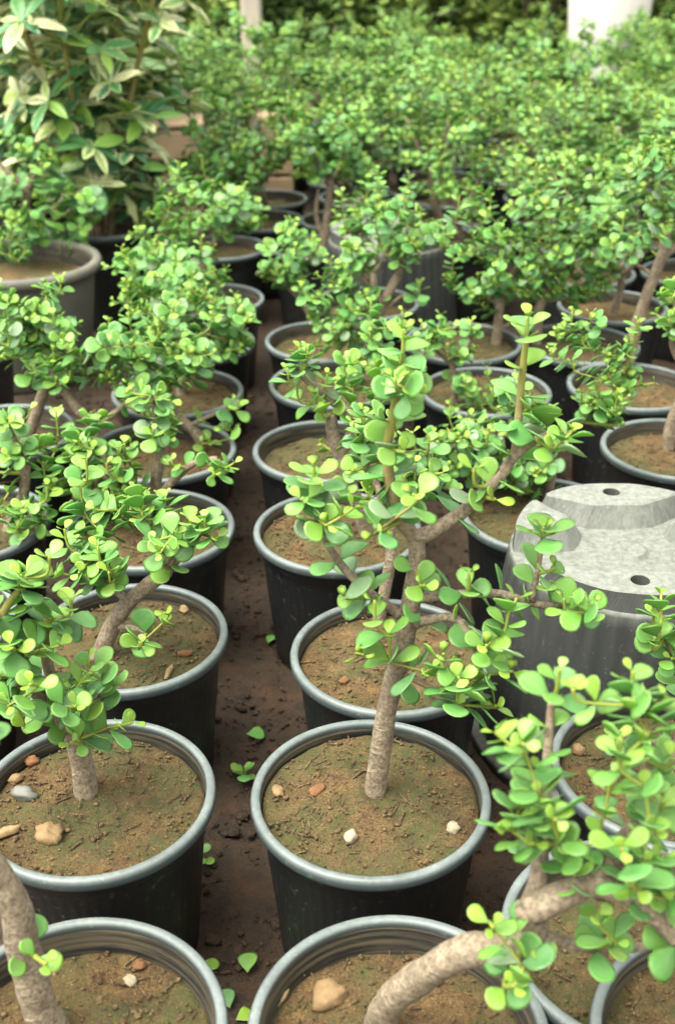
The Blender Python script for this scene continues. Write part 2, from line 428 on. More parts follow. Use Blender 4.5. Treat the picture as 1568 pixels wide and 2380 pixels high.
# ------------------------------------------------------------------ stems
def smooth_path(P, n):
    if len(P) == 2: return [P[0].lerp(P[1], i/n) for i in range(n+1)]
    out = []; m = len(P)-1
    for i in range(m):
        p0 = P[max(i-1, 0)]; p1 = P[i]; p2 = P[i+1]; p3 = P[min(i+2, m)]
        k = max(2, n//m)
        for j in range(k):
            t = j/k; t2 = t*t; t3 = t2*t
            out.append(.5*((2*p1) + (p2-p0)*t + (2*p0-5*p1+4*p2-p3)*t2 + (3*p1-p0-3*p2+p3)*t3))
    out.append(P[-1]); return out
def tube(P, rad, ages, sides=8, knob=0.0, seed=0):
    V, Fc, A, AL = [], [], [], []
    t0 = (P[1]-P[0]).normalized(); nrm = t0.orthogonal().normalized(); al = seed*.013
    for i, p in enumerate(P):
        t = (P[min(i+1, len(P)-1)] - P[max(i-1, 0)]).normalized()
        nrm = (nrm - t*nrm.dot(t)).normalized(); bi = t.cross(nrm)
        if i: al += (p-P[i-1]).length
        for s in range(sides):
            a = 2*math.pi*s/sides; d = nrm*math.cos(a) + bi*math.sin(a)
            r = rad[i]*(1 + knob*(.45*noise.noise(p*90 + d*1.6) + 1.1*noise.noise(p*22+d*.5+Vector((seed, 0, 0)))))
            V.append(p + d*r); A.append(ages[i]); AL.append(al)
    n = len(P)
    for i in range(n-1):
        for s in range(sides):
            s2 = (s+1) % sides; Fc.append((i*sides+s, i*sides+s2, (i+1)*sides+s2, (i+1)*sides+s))
    Fc.append(tuple(range(sides))[::-1]); Fc.append(tuple((n-1)*sides+s for s in range(sides)))
    return V, Fc, A, AL

class Plant:
    """skeleton of branches plus leafy shoots; everything in coordinates relative to the foot of the trunk"""
    def __init__(s, foot, seed, L=.028, name='jade_plant'):
        s.foot = Vector(foot); s.rng = random.Random(seed); s.seed = seed; s.L = L; s.name = name
        s.sk = []                    # (point, radius) attach points
        s.br = []                    # (points, radii, ages, kind, sides)
        s.leaves = []                # (matrix, tone, branch index)
    def branch(s, P, r0, r1, kind='branch', sides=9, knob=.16, age=(1, 1), n=None):
        Q = smooth_path(P, n or max(8, 4*(len(P)-1)))
        m = len(Q)-1; R_ = [r0 + (r1-r0)*(i/m)**.9 for i in range(m+1)]
        if kind == 'trunk': R_[0] *= 1.12; 
        A = [age[0] + (age[1]-age[0])*i/m for i in range(m+1)]
        s.br.append((Q, R_, A, kind, sides, knob))
        if kind == 'branch' and age[1] < .55:                 # young end of the branch carries leaf pairs
            tot = sum((b-a).length for a, b in zip(Q, Q[1:])); ll = min(tot*.75, .20)
            s.rosette(Q, 0, s.L*1.05, max(2, int(ll/(s.L*.62))), len(s.br)-1, start=1-ll/tot)
        for i, q in enumerate(Q): s.sk.append((q, R_[i], len(s.br)-1))
        return Q
    def rosette(s, P, i0, L, pairs, bidx, start=.25, young=1.0, old=.7):
        """decussate leaf pairs along path P from fraction start to the tip"""
        rng = s.rng; ln = [0]
        for a, b in zip(P, P[1:]): ln.append(ln[-1] + (b-a).length)
        tot = ln[-1]; ph = rng.uniform(0, 3.14)
        for i in range(pairs):
            u = start + (1-start)*(i/max(1, pairs-1)); d = u*tot
            k = 0
            while k < len(ln)-2 and ln[k+1] < d: k += 1
            f = (d-ln[k])/max(1e-6, ln[k+1]-ln[k]); p = P[k].lerp(P[k+1], min(1, f)); ax = (P[k+1]-P[k]).normalized(); ax = (ax + Vector((0, 0, .75))).normalized()      # rosettes open to the light
            back = (pairs-1-i)                                # pairs counted from the tip
            size = (.40, .70, .92, 1.0)[min(3, back)] if pairs > 2 else (.55 + .36*back)
            ang = R(min(86, 50 + 11*back)) ; tone0 = (.04, .26, .44, .55, .64, .70)[min(5, back)] + (.28 if back > 2 and rng.random() < .16 else 0)
            o1 = ax.orthogonal().normalized()
            for h in (0, 1):
                if back > 3 and rng.random() < .10: continue
                a = ph + (i % 2)*math.pi/2 + h*math.pi + rng.uniform(-.28, .28)
                rd = o1.copy(); rd.rotate(Matrix.Rotation(a, 3, ax))
                an = ang + rng.uniform(-.14, .16)
                ll = L*size*rng.uniform(.82, 1.14)
                dirv = ax*math.cos(an) + rd*math.sin(an)
                M = leaf_matrix(p + rd*.0012, ax, rd, an, ll, rng.uniform(-.22, .22))
                sc = rng.uniform(.88, 1.12); Mw = M @ Matrix.Diagonal((1, sc, 1, 1))
                s.leaves.append((Mw, max(0, min(1, tone0 + rng.uniform(-.08, .12))), bidx))
    def shoot(s, tip, L=None, dens=1.0, maxleaf=.115, up=.35, pairs=None, q=None, face=None):
        L = L or s.L; rng = s.rng
        if q is None:
            best = 1e9
            for (p, r, b) in s.sk:
                c = (tip-p).length + 1.6*max(0, p.z - tip.z + .01) + .25*math.hypot(tip.x-p.x, tip.y-p.y)
                if c < best: best = c; q = (p, r)
            q0, r0 = q
        else: q0, r0 = q
        d = tip-q0; D = d.length
        if D < .012: d = Vector((rng.uniform(-1, 1), rng.uniform(-1, 1), 1)).normalized()*.02; q0 = tip-d; D = .02
        if d.z > .015: mid = Vector((q0.x + d.x*.84, q0.y + d.y*.84, max(q0.z + .22*d.z, tip.z - min(.075, .62*D))))   # sprigs finish upright
        else: mid = q0 + Vector((d.x*.7, d.y*.7, d.z*.6))
        if face is not None: mid = tip - face*(D*.42)           # the shoot's end leans outwards
        P = [q0, mid, tip]
        Q = smooth_path(P, 8)
        ra = min(r0*.75, .0022 + D*.016); rb = .0016
        R_ = [ra + (rb-ra)*(i/8)**.8 for i in range(len(Q))]
        ages = [min(1, max(0, (D*(1-i/8) - .03)/.12)) for i in range(len(Q))]
        s.br.append((Q, R_, ages, 'stem', 6, .06)); bi = len(s.br)-1
        for i, p in enumerate(Q[2:]): s.sk.append((p, R_[i+2], bi))
        leaflen = min(D*.92, maxleaf)
        n = pairs or max(3, int(round(leaflen/(L*.40)*dens)) + 1)
        s.rosette(Q, 0, L, n, bi, start=max(.06, 1-leaflen/D))
    def axillary(s, n):
        """short side rosettes on stems and branches"""
        g = s.rng; pool = [q for q in s.sk if s.br[q[2]][3] != 'trunk']
        if not pool: return
        for _ in range(n):
            p, r, b = pool[g.randrange(len(pool))]
            d = Vector((g.uniform(-1, 1), g.uniform(-1, 1), g.uniform(-.15, .9))).normalized()
            s.shoot(p + d*g.uniform(.022, .045), pairs=g.choice((2, 3, 3, 4)), q=(p, r))
    def build(s, label, group=None, individual=True, cap=300):
        e = empty(s.name, s.foot); tag(e, label, 'plant', group)
        objs = []
        if not individual:
            VV, FF, A1, A2 = [], [], [], []
            for bi, (Q, R_, A, kind, sides, knob) in enumerate(s.br):
                V, Fc, AA, AL = tube([q-s.foot for q in Q], R_, A, 5 if kind == 'stem' else sides, knob, s.seed + bi)
                k = len(VV); VV += V; FF += [tuple(k+i for i in f) for f in Fc]; A1 += AA; A2 += AL
            obj('trunk', mesh('trunk', VV, FF, MAT['bark'], True, {'age': A1, 'along': A2}), e)
        for bi, (Q, R_, A, kind, sides, knob) in enumerate(s.br if individual else ()):
            V, Fc, AA, AL = tube([q-s.foot for q in Q], R_, A, sides, knob, s.seed + bi)
            objs.append(obj(kind, mesh(kind, V, Fc, MAT['bark'], True, {'age': AA, 'along': AL}), e))
        T = Matrix.Translation(-s.foot)
        lv = s.leaves
        if individual:
            lv = sorted(lv, key=lambda l: -(l[0].col[0].xyz.length/((l[0].translation-CAM).length)))
            for (M, t, bi) in lv[:cap]:
                ti = min(len(TONES)-1, int(t*len(TONES)))
                o = bpy.data.objects.new('leaf', M_LEAF[ti][s.rng.randrange(4)]); o.matrix_local = T @ M
                COL.objects.link(o); o.parent = objs[bi]
            lv = lv[cap:]
        if lv:
            f = obj('foliage', join_leaves('foliage', [(T @ M, max(0, t-.2)) for (M, t, b) in lv], MAT['leaf'], T_LO, s.rng), e); f['kind'] = 'stuff'
        return e
def pts(Y, *ps):
    """(x, y, dY) picture positions with their own distance"""
    return [at(p[0], p[1], Y + (p[2] if len(p) > 2 else 0)) for p in ps]
def fill_tips(pl, Y, regs, mindist=.03):
    """random shoot tips inside solid regions (cx, cy, rx, ry, n, dY0, dY1)"""
    got = []
    for (cx, cy, rx, ry, n, a, b) in regs:
        tries = 0; k = 0
        while k < n and tries < n*25:
            tries += 1
            u, v = pl.rng.uniform(-1, 1), pl.rng.uniform(-1, 1)
            if u*u+v*v > 1: continue
            p = at(cx+u*rx, cy+v*ry, Y + pl.rng.uniform(a, b))
            if any((p-q).length < mindist for q in got): continue
            got.append(p); k += 1
    got.sort(key=lambda p: (p-pl.sk[len(pl.sk)//2][0]).length)
    for i, p in enumerate(got):
        if pl.rng.random() < .3: p = p + Vector((pl.rng.uniform(-.015, .015), 0, pl.rng.uniform(.025, .065)))     # long upright shoots break the outline
        pl.shoot(p)

# ================================================================== the near rows, pot by pot
PG = 'black pots in the near rows'
def hand(foot, trunk, branches, tips, regs, label, seed, L=.028, r=(.0125, .008), extra=(), group=None, knob=.12, cap=300, ax=6):
    """trunk / branches: picture positions (x, y, dY) measured from the pot's own distance; tips: (x, y, dY[, pairs])"""
    Y = foot.y
    b = onz(trunk[0][0], trunk[0][1], foot.z - .001); b0 = b - Vector((0, 0, .012))
    pl = Plant((b.x, b.y, foot.z), seed, L*(1.13 if foot.y < 1.3 else 1.06))
    P = [b0, b] + [at(t[0], t[1], b.y + (t[2] if len(t) > 2 else 0)) for t in trunk[1:]]
    pl.branch(P, r[0], r[1], 'trunk', 12, knob, (1, 1), n=8*(len(P)-1))
    for br in branches:
        ps, r0, r1 = br[0], br[1], br[2]; age = br[3] if len(br) > 3 else (1, .8)
        pl.branch([at(t[0], t[1], b.y + (t[2] if len(t) > 2 else 0)) for t in ps], r0, r1, 'branch', 9, knob*.7, age, n=6*(len(ps)-1))
    for t in sorted(tips, key=lambda t: -t[1]):
        out_ = Vector((pl.rng.uniform(-.4, .4), -1, pl.rng.uniform(.6, 1.3))).normalized() if t[2] <= -.045 else None
        pl.shoot(at(t[0], t[1], b.y + t[2]), pairs=(t[3] if len(t) > 3 else None), maxleaf=.10, face=out_)
    fill_tips(pl, b.y, [(a1, a2, a3, a4, int(max(2, n_*1.2)), d1, d2) for (a1, a2, a3, a4, n_, d1, d2) in regs])
    pl.axillary(ax)
    pl.build(label, group, True, cap); return pl

# ---- centre column
f = pot(926, 2393, 'black pot of pale soil with a yellow stone and a leaning pale trunk', depth=.033)
hand(f, [(880, 2385), (905, 2330, -.01), (985, 2265, -.03), (1080, 2210, -.05), (1180, 2205, -.05), (1235, 2165, -.05), (1232, 2112, -.05)],
     [([(1232, 2115, -.05), (1252, 2050, -.03), (1255, 1985, -.02), (1262, 1900, 0), (1270, 1780, .02), (1280, 1630, .04)], .0098, .003, (1, .45)),
      ([(1232, 2115, -.05), (1300, 2085, -.05), (1380, 2040, -.04), (1430, 1975, -.02), (1490, 1895, 0), (1505, 1830, .01), (1495, 1760, .02)], .013, .0045, (1, .4)),
      ([(1360, 2055, -.045), (1430, 2070, -.05), (1500, 2110, -.06), (1575, 2185, -.07)], .0105, .007),
      ([(1240, 2165, -.05), (1300, 2190, -.04), (1400, 2205, -.03), (1500, 2200, -.02)], .006, .004)],
     [(1300, 1555, .035, 4), (1255, 1850, -.05, 4), (1290, 1905, -.07, 3), (1150, 1700, -.02, 4), (1215, 1730, -.05, 4), (1180, 1925, -.05, 3), (1250, 1790, -.02, 4),
      (1145, 2155, -.09, 4), (1195, 2290, -.11, 5), (1255, 2215, -.09, 3), (1475, 1640, 0, 5), (1440, 1715, -.04, 4), (1510, 1700, -.02, 4), (1445, 1975, -.09, 4),
      (1500, 2010, -.06, 4), (1390, 2130, -.05, 3), (1430, 2190, -.05, 4), (1540, 1990, -.05, 4), (1540, 1860, -.02, 4), (1500, 1830, -.05, 3), (1400, 1900, -.03, 3), (1330, 1985, -.04, 3),
      (1560, 2100, -.07, 4), (1545, 2230, -.07, 4), (1560, 1760, .0, 4), (1300, 1960, -.06, 3), (1475, 2070, -.09, 3), (1205, 1880, -.03, 4), (1240, 1960, -.06, 3), (1330, 1600, .0, 3), (1420, 1800, -.02, 3), (1540, 1620, .0, 3), (1470, 1560, .02, 4), (1520, 1930, -.06, 3)],
     [], 'wide jade plant with thick pale forked trunk leaning out of its pot over its neighbours', 11, .0255, (.0148, .0118), knob=.16, ax=0)

f = pot(861, 1842, 'black pot of mossy soil with two small white stones and one upright trunk', depth=.013)
hand(f, [(872, 1842), (885, 1740, .0), (905, 1620, .0), (938, 1500, .0), (955, 1390, 0), (968, 1300, 0), (965, 1245, 0)],
     [([(965, 1250, 0), (1010, 1232, 0), (1080, 1185, .01), (1150, 1120, .01), (1195, 1060, .02), (1245, 1022, .02), (1310, 1000, .02)], .0085, .0035, (1, .3)),
      ([(965, 1250, 0), (925, 1200, 0), (905, 1120, 0), (900, 1040, 0), (915, 950, 0), (930, 850, 0)], .0075, .003, (.5, 0)),
      ([(955, 1390, 0), (1060, 1382, .0), (1160, 1380, .01), (1250, 1405, .01), (1340, 1405, .0)], .006, .003, (1, .5)),
      ([(1235, 1395, .01), (1250, 1320, .01), (1260, 1250, .01)], .004, .002, (.9, .3)),
      ([(940, 1460, 0), (1000, 1440, -.01), (1060, 1440, -.02), (1110, 1510, -.04)], .006, .003, (1, .5)),
      ([(930, 1430, 0), (855, 1375, .0), (790, 1310, .0), (745, 1230, .0), (732, 1160, 0)], .0055, .003, (1, .3)),
      ([(1195, 1060, .02), (1205, 960, .03), (1215, 850, .03), (1222, 785, .03)], .0045, .0028, (.45, 0))],
     [(938, 765, 0, 4), (1226, 735, .03, 3), (730, 1085, 0, 5), (960, 1150, -.07, 5), (870, 1240, -.04, 3), (1330, 1000, -.01, 4), (1262, 1225, .01, 4), (1375, 1400, -.03, 4),
      (985, 1360, -.05, 3), (800, 1390, -.02, 3), (870, 1395, -.04, 3), (845, 1520, -.05, 4), (1180, 1425, -.04, 4), (1065, 1575, -.08, 5), (1030, 1520, -.05, 3), (1090, 1330, -.02, 3),
      (960, 910, -.04, 4), (870, 860, .02, 4), (900, 1000, .03, 4), (860, 1160, .0, 4), (840, 1120, .02, 3), (940, 1050, -.03, 3), (1100, 1090, 0, 2), (1150, 1160, -.01, 2), (1240, 940, .03, 3), (1290, 1040, -.02, 3),
      (1270, 950, .04, 4), (760, 1220, -.04, 4), (700, 1160, -.02, 3), (1310, 1390, -.02, 3), (1120, 1570, -.06, 3), (905, 1480, -.04, 2), (1200, 1390, -.03, 2), (1130, 1500, -.06, 4), (1185, 1560, -.06, 4), (1060, 1640, -.08, 3), (1150, 1640, -.06, 4), (1000, 1560, -.06, 3), (1290, 1320, .0, 3), (820, 1180, -.03, 3)],
     [], 'tall slim jade plant with straight ringed trunk and forked top in mossy soil', 12, .0285, (.0125, .0085), ax=2)

f = pot(908, 1515, 'black pot of dry crumbly soil right behind the mossy pot', depth=.018)
hand(f, [(880, 1440, 0), (895, 1370, 0), (908, 1290, 0), (905, 1220, 0)],
     [([(905, 1220, 0), (880, 1140, 0.02), (850, 1080, .04)], .007, .004), ([(905, 1225, 0), (960, 1130, .03), (990, 1060, .06)], .006, .003)],
     [], [(870, 1090, 70, 60, 6, -.02, .1), (980, 1050, 60, 60, 6, 0, .12), (1010, 1130, 50, 40, 4, .0, .1)],
     'jade plant hidden behind the tall slim one with thin brown trunk', 13, .025, (.010, .007))

f = pot(785, 1228, 'black pot with dry tan soil beside the bare earth aisle, no moss', depth=.016)
hand(f, [(850, 1240, 0), (830, 1170, 0), (790, 1060, 0), (772, 1000, 0), (770, 960, 0)],
     [([(790, 1060, 0), (820, 980, 0), (770, 930, 0), (735, 900, 0), (695, 868, 0)], .0085, .005, (1, .9)), ([(810, 1120, 0), (860, 1040, .02), (880, 960, .03)], .006, .003)],
     [(715, 805, 0, 4), (668, 855, -.03, 4), (690, 900, -.03, 3), (760, 870, .0, 4), (820, 900, .02, 4), (800, 830, .04, 4), (750, 955, -.03, 2), (870, 900, .05, 5), (840, 960, -.02, 3), (730, 940, -.02, 2), (800, 1120, -.04, 3), (840, 1060, -.02, 3)],
     [(850, 900, 70, 80, 7, -.02, .08)], 'jade plant with rough cracked brown limb reaching out over the aisle', 14, .0285, (.0125, .009))

f = pot(758, 1042, 'black pot with weeds sprouting in brown soil by the aisle', depth=.03)
hand(f, [(800, 1060, 0), (850, 990, 0), (900, 900, 0.02), (910, 830, .03)], [([(850, 990, 0), (820, 920, 0), (810, 860, 0)], .006, .004)],
     [], [(900, 800, 90, 60, 8, -.05, .1), (820, 850, 60, 50, 5, -.05, .08)], 'low jade plant crowded behind the cracked brown limb', 15, .026, (.011, .008))

f = pot(775, 888, 'black pot mostly hidden by leaves beside the bare earth aisle', depth=.02)
hand(f, [(855, 880, 0), (866, 790, 0), (882, 720, 0), (925, 640, 0)],
     [([(925, 640, 0), (945, 580, 0), (960, 530, .0)], .0075, .0035, (1, .5)), ([(890, 705, 0), (840, 640, 0), (870, 600, 0)], .0065, .004), ([(868, 780, 0), (760, 730, -.02), (715, 690, -.02)], .006, .003, (1, .4)),
      ([(875, 740, 0), (930, 690, 0), (970, 690, 0)], .004, .003)],
     [(700, 660, -.03, 5), (815, 575, -.02, 6), (975, 655, -.02, 6), (735, 690, -.05, 5)],
     [(950, 560, 90, 80, 16, -.08, .08), (770, 750, 80, 80, 15, -.08, .08), (830, 660, 70, 60, 9, -.06, .06), (1010, 540, 50, 30, 4, -.05, .05)], 'jade plant with pale bent trunk standing before a big upturned pot', 16, .027, (.014, .009))

f = pot(752, 788, 'black pot with a green weed in its soil at the aisle edge', depth=.03)
hand(f, [(735, 760, 0), (690, 680, 0), (670, 640, 0)], [([(700, 700, 0), (640, 640, 0), (620, 620, 0)], .005, .003)], [],
     [(660, 610, 80, 50, 18, -.08, .08), (700, 560, 50, 50, 8, -.06, .06)], 'low spreading jade plant with drooping leaves across the aisle edge', 17, .026, (.009, .006))

# ---- left column
f = pot(175, 2400, 'black pot with green algae on its soil and a fat grey trunk leaning out', depth=.032)
hand(f, [(120, 2400), (85, 2300, 0), (55, 2200, .0), (38, 2110, .0), (-20, 2020, .0), (-90, 1930, 0)],
     [([(-90, 1930, 0), (-150, 1800, 0), (-170, 1650, 0)], .010, .006), ([(-60, 1960, 0), (-60, 1830, .03), (-40, 1740, .05)], .007, .004)],
     [(108, 2240, -.03, 3), (-60, 1700, .05, 4), (-160, 1600, 0, 5)], [(-170, 1650, 100, 120, 9, -.06, .06)],
     'fat grey jade trunk with one tiny bright rosette on its side', 21, .027, (.0175, .0115), knob=.24, ax=0)

f = pot(222, 1842, 'black pot with brown soil, a grey pebble and a round tan stone on it', depth=.02)
hand(f, [(203, 1845), (190, 1775, 0), (168, 1700, 0), (120, 1640, -.02), (70, 1580, -.03), (30, 1510, -.03)],
     [([(150, 1680, 0), (115, 1560, .0), (105, 1490, 0), (110, 1440, 0)], .0075, .004, (.7, .1)), ([(40, 1530, -.03), (5, 1440, -.03), (45, 1370, -.03)], .0055, .003, (.6, 0)),
      ([(180, 1740, 0), (225, 1660, .0), (235, 1600, 0)], .005, .003, (1, .4))],
     [(50, 1335, -.03, 5), (88, 1325, .0, 4), (165, 1390, .0, 4), (25, 1500, -.06, 4), (70, 1590, -.09, 4), (20, 1640, -.08, 3), (205, 1530, .0, 4), (240, 1580, .0, 4), (250, 1690, -.02, 3), (165, 1725, -.05, 3), (160, 1600, -.03, 4), (190, 1640, -.03, 3), (120, 1440, .0, 4), (90, 1510, -.03, 3), (-20, 1420, -.02, 5), (-10, 1570, -.05, 4), (140, 1500, -.03, 3), (130, 1640, -.06, 3), (60, 1690, -.06, 2)],
     [], 'jade plant with large round leaves rising from pebbled brown soil', 22, .0295, (.0145, .009), ax=4)

f = pot(300, 1472, 'black pot with dark mossy soil scattered with wood chips', depth=.02)
hand(f, [(232, 1530), (262, 1455, 0), (300, 1400, 0), (350, 1355, 0), (385, 1335, 0)],
     [([(385, 1335, 0), (400, 1270, 0), (390, 1200, .02)], .008, .004, (1, .5)), ([(300, 1400, 0), (240, 1340, 0), (215, 1290, 0)], .006, .004), ([(270, 1455, 0), (310, 1460, -.02), (340, 1470, -.03)], .005, .003),
      ([(385, 1335, 0), (440, 1270, 0), (475, 1230, 0)], .005, .003, (1, .4))],
     [(228, 1270, -.03, 5), (382, 1425, -.05, 3), (322, 1500, -.06, 3), (330, 1190, .0, 5), (325, 1150, .03, 5), (475, 1205, -.02, 5), (505, 1250, -.03, 3), (150, 1230, 0, 5), (410, 1240, -.04, 4), (270, 1330, -.03, 4), (380, 1150, .03, 4), (190, 1340, -.02, 4), (440, 1200, .0, 4), (350, 1260, -.04, 4), (130, 1330, -.02, 4)],
     [(270, 1190, 110, 60, 8, 0, .1)], 'jade plant with crooked dark trunk and two low rosettes over chipped soil', 23, .0295, (.0135, .0085), ax=5)

f = pot(350, 1222, 'black pot under dense leaves beside the aisle with brown soil', depth=.025)
hand(f, [(345, 1215), (358, 1150, 0), (368, 1085, 0), (372, 1040, 0)],
     [([(352, 1170, 0), (415, 1106, -.02), (455, 1075, -.03), (505, 1065, -.03)], .0075, .004, (1, .7)), ([(372, 1050, 0), (362, 980, 0), (355, 920, 0)], .006, .003, (1, .4)), ([(360, 1140, 0), (270, 1120, -.03), (210, 1085, -.04)], .007, .004, (1, .4)),
      ([(230, 1090, -.04), (215, 1140, -.03), (210, 1100, -.03)], .006, .004, (.5, .2))],
     [(545, 1075, -.04, 4), (500, 1100, -.06, 3), (395, 1070, -.05, 3), (165, 1050, -.04, 6), (215, 1045, -.05, 5), (290, 1030, -.02, 5), (355, 1000, -.03, 5), (360, 920, .0, 5), (290, 1110, -.06, 4), (255, 1150, -.06, 4), (300, 1170, -.06, 4), (200, 1150, -.06, 3), (410, 970, .02, 4), (100, 1080, -.03, 5), (130, 1130, -.05, 4)],
     [(200, 1080, 120, 70, 12, -.08, .06)], 'bushy jade plant with many thick leaf rosettes beside the aisle', 24, .0305, (.012, .008))

f = pot(377, 1042, 'black pot with reddish brown soil below two bare brown branches', depth=.03)
hand(f, [(468, 1050), (462, 1015, 0), (420, 972, 0), (385, 940, 0), (340, 880, 0), (315, 830, 0)],
     [([(245, 1062, -.02), (222, 1020, -.02), (215, 988, -.02), (180, 950, -.02), (140, 895, -.02), (110, 860, -.02)], .0125, .006), ([(216, 988, -.02), (260, 965, -.02), (300, 930, 0)], .007, .005), ([(220, 985, -.02), (228, 960, -.02)], .006, .005),
      ([(440, 990, 0), (480, 970, 0), (530, 950, 0)], .005, .003, (1, .4))],
     [(555, 930, -.02, 4), (520, 980, -.03, 3), (540, 1000, -.02, 2), (330, 830, -.04, 5), (270, 790, -.02, 4), (250, 830, -.03, 4), (350, 760, .0, 4), (480, 1030, -.03, 2), (330, 950, -.05, 3), (390, 890, -.02, 4)],
     [(350, 830, 120, 80, 22, -.1, .1), (450, 830, 60, 70, 8, -.05, .1), (140, 840, 60, 60, 8, -.05, .05)], 'jade plant with two crossing bare brown branches under a flat leafy top', 25, .0305, (.0105, .0075))

f = pot(413, 907, 'black pot with brown soil shaded by a spreading leafy crown', depth=.02)
hand(f, [(420, 920, 0), (435, 850, 0), (470, 790, 0)], [([(470, 790, 0), (510, 760, 0), (530, 720, 0)], .007, .004), ([(435, 850, 0), (380, 780, 0), (350, 720, 0)], .007, .004)],
     [(570, 720, -.02, 4), (565, 770, -.02, 4), (510, 820, -.05, 3)],
     [(430, 730, 140, 60, 30, -.1, .1), (520, 790, 60, 60, 10, -.08, .06), (350, 690, 90, 60, 14, -.05, .1)], 'broad jade plant with a dense flat mass of small leaves', 26, .028, (.012, .008))

f = pot(455, 792, 'black pot deep in shade under thick foliage', depth=.02)
hand(f, [(450, 800, 0), (400, 700, 0), (370, 640, 0)], [([(420, 740, 0), (450, 660, 0), (460, 600, 0)], .007, .004)], [(370, 560, 0, 5)],
     [(370, 620, 100, 60, 24, -.1, .1), (470, 640, 60, 70, 12, -.08, .08)], 'upright jade plant with crowded pale leaves in the shaded left row', 27, .027, (.011, .008))

f = pot(490, 692, 'black pot between two thick leafy crowns at the aisle bend', depth=.03)
hand(f, [(470, 690, 0), (472, 610, 0), (466, 530, 0)], [([(470, 590, 0), (520, 540, 0), (560, 500, 0)], .006, .004), ([(470, 570, 0), (420, 530, 0), (390, 490, 0)], .006, .004)],
     [(600, 520, 0, 5)], [(470, 490, 110, 70, 26, -.1, .1), (390, 560, 60, 50, 9, -.08, .06), (560, 500, 60, 60, 9, -.05, .08)], 'leafy jade plant with brown stem showing, closing the aisle bend', 28, .030, (.0125, .009))
f = pot(513, 572, 'black pot with a pale rim edge under tall leafy shoots', depth=.03)
hand(f, [(490, 560, 0), (480, 470, 0), (476, 410, 0)], [([(480, 450, 0), (530, 410, 0), (560, 380, 0)], .006, .004), ([(480, 450, 0), (430, 420, 0), (400, 390, 0)], .006, .004)],
     [], [(475, 390, 90, 70, 24, -.12, .12), (560, 420, 60, 70, 12, -.08, .1), (400, 440, 50, 50, 7, -.05, .05)], 'tall leafy jade plant with upright shoots left of the forked brown trunks', 29, .030, (.013, .009))
f = pot(735, 572, 'black pot with a dark rim holding two forked brown trunks', depth=.03)
hand(f, [(752, 575, 0), (762, 490, 0), (768, 420, 0)], [([(764, 430, 0), (730, 370, 0), (700, 320, 0)], .008, .004), ([(766, 425, 0), (800, 370, 0), (830, 320, 0)], .008, .004), ([(752, 560, 0), (735, 500, 0), (740, 440, 0)], .008, .005)],
     [], [(760, 320, 110, 70, 32, -.12, .15), (700, 390, 50, 40, 7, -.08, .05), (840, 370, 60, 60, 10, -.08, .1)], 'jade tree with two dark forked brown trunks behind the aisle', 30, .030, (.0145, .010))
# ---- far left column
pot(-190, 1440, 'black pot at the row end with only its pale rim showing behind round leaves', depth=.02)
f = pot(-80, 1210, 'black pot tucked under overlapping leaves in the outer row', depth=.02)
hand(f, [(20, 1230, 0), (55, 1150, 0), (60, 1080, 0)], [([(55, 1150, 0), (100, 1250, -.05), (60, 1180, -.05)], .006, .004), ([(60, 1090, 0), (30, 1010, 0), (20, 980, 0)], .006, .004, (1, .2))],
     [(60, 1180, -.09, 5), (20, 985, -.02, 5), (-10, 1180, -.05, 4), (50, 1030, 0, 4), (20, 1060, -.03, 4), (110, 1130, -.04, 4), (40, 1230, -.09, 4), (-30, 1080, 0, 4), (90, 1040, .02, 4)],
     [], 'jade plant with big rounded leaves leaning across the outer left row', 31, .031, (.011, .008))
f = pot(10, 1000, 'black pot with scratched rim, soil half empty, in the outer row', depth=.045)
hand(f, [(60, 1040, 0), (95, 930, 0), (112, 880, 0), (105, 820, 0)], [([(105, 830, 0), (85, 760, 0), (110, 690, 0)], .007, .003, (.45, 0)), ([(105, 830, 0), (60, 780, 0), (20, 760, 0)], .007, .004, (1, .5))],
     [(140, 645, 0, 5), (20, 690, -.02, 5), (85, 720, -.03, 4)],
     [(90, 810, 100, 90, 26, -.09, .09), (30, 760, 60, 60, 8, -.05, .05)], 'dense jade plant with a tall bright shoot before the faded grey pot', 32, .0305, (.012, .009))

# ---- right column
f = pot(1552, 1778, 'black pot with dark wet mossy soil and a round orange stone', depth=.022)
hand(f, [(1555, 1800, 0), (1590, 1700, 0), (1640, 1600, 0)], [([(1570, 1750, 0), (1500, 1720, .0), (1440, 1760, -.0)], .006, .004), ([(1600, 1680, 0), (1580, 1560, 0), (1540, 1480, 0)], .007, .003, (1, .3))],
     [(1535, 1380, 0, 4), (1535, 1440, -.03, 3), (1560, 1530, -.02, 4), (1450, 1800, 0, 2), (1600, 1500, 0, 4), (1410, 1790, .03, 2), (1650, 1560, 0, 4)], [], 'jade plant partly out of the row by the upturned pot, few leaves', 41, .0265, (.011, .008))
pot(1490, 2175, 'black pot standing under the wide forked jade, no plant of its own', depth=.03)
f = pot(1735, 2430, 'black pot with coarse brown soil and only a thin stump', depth=.03)
f = pot(1262, 1190, 'black pot with reddish crumbly soil pressed against the upturned pot', depth=.02)
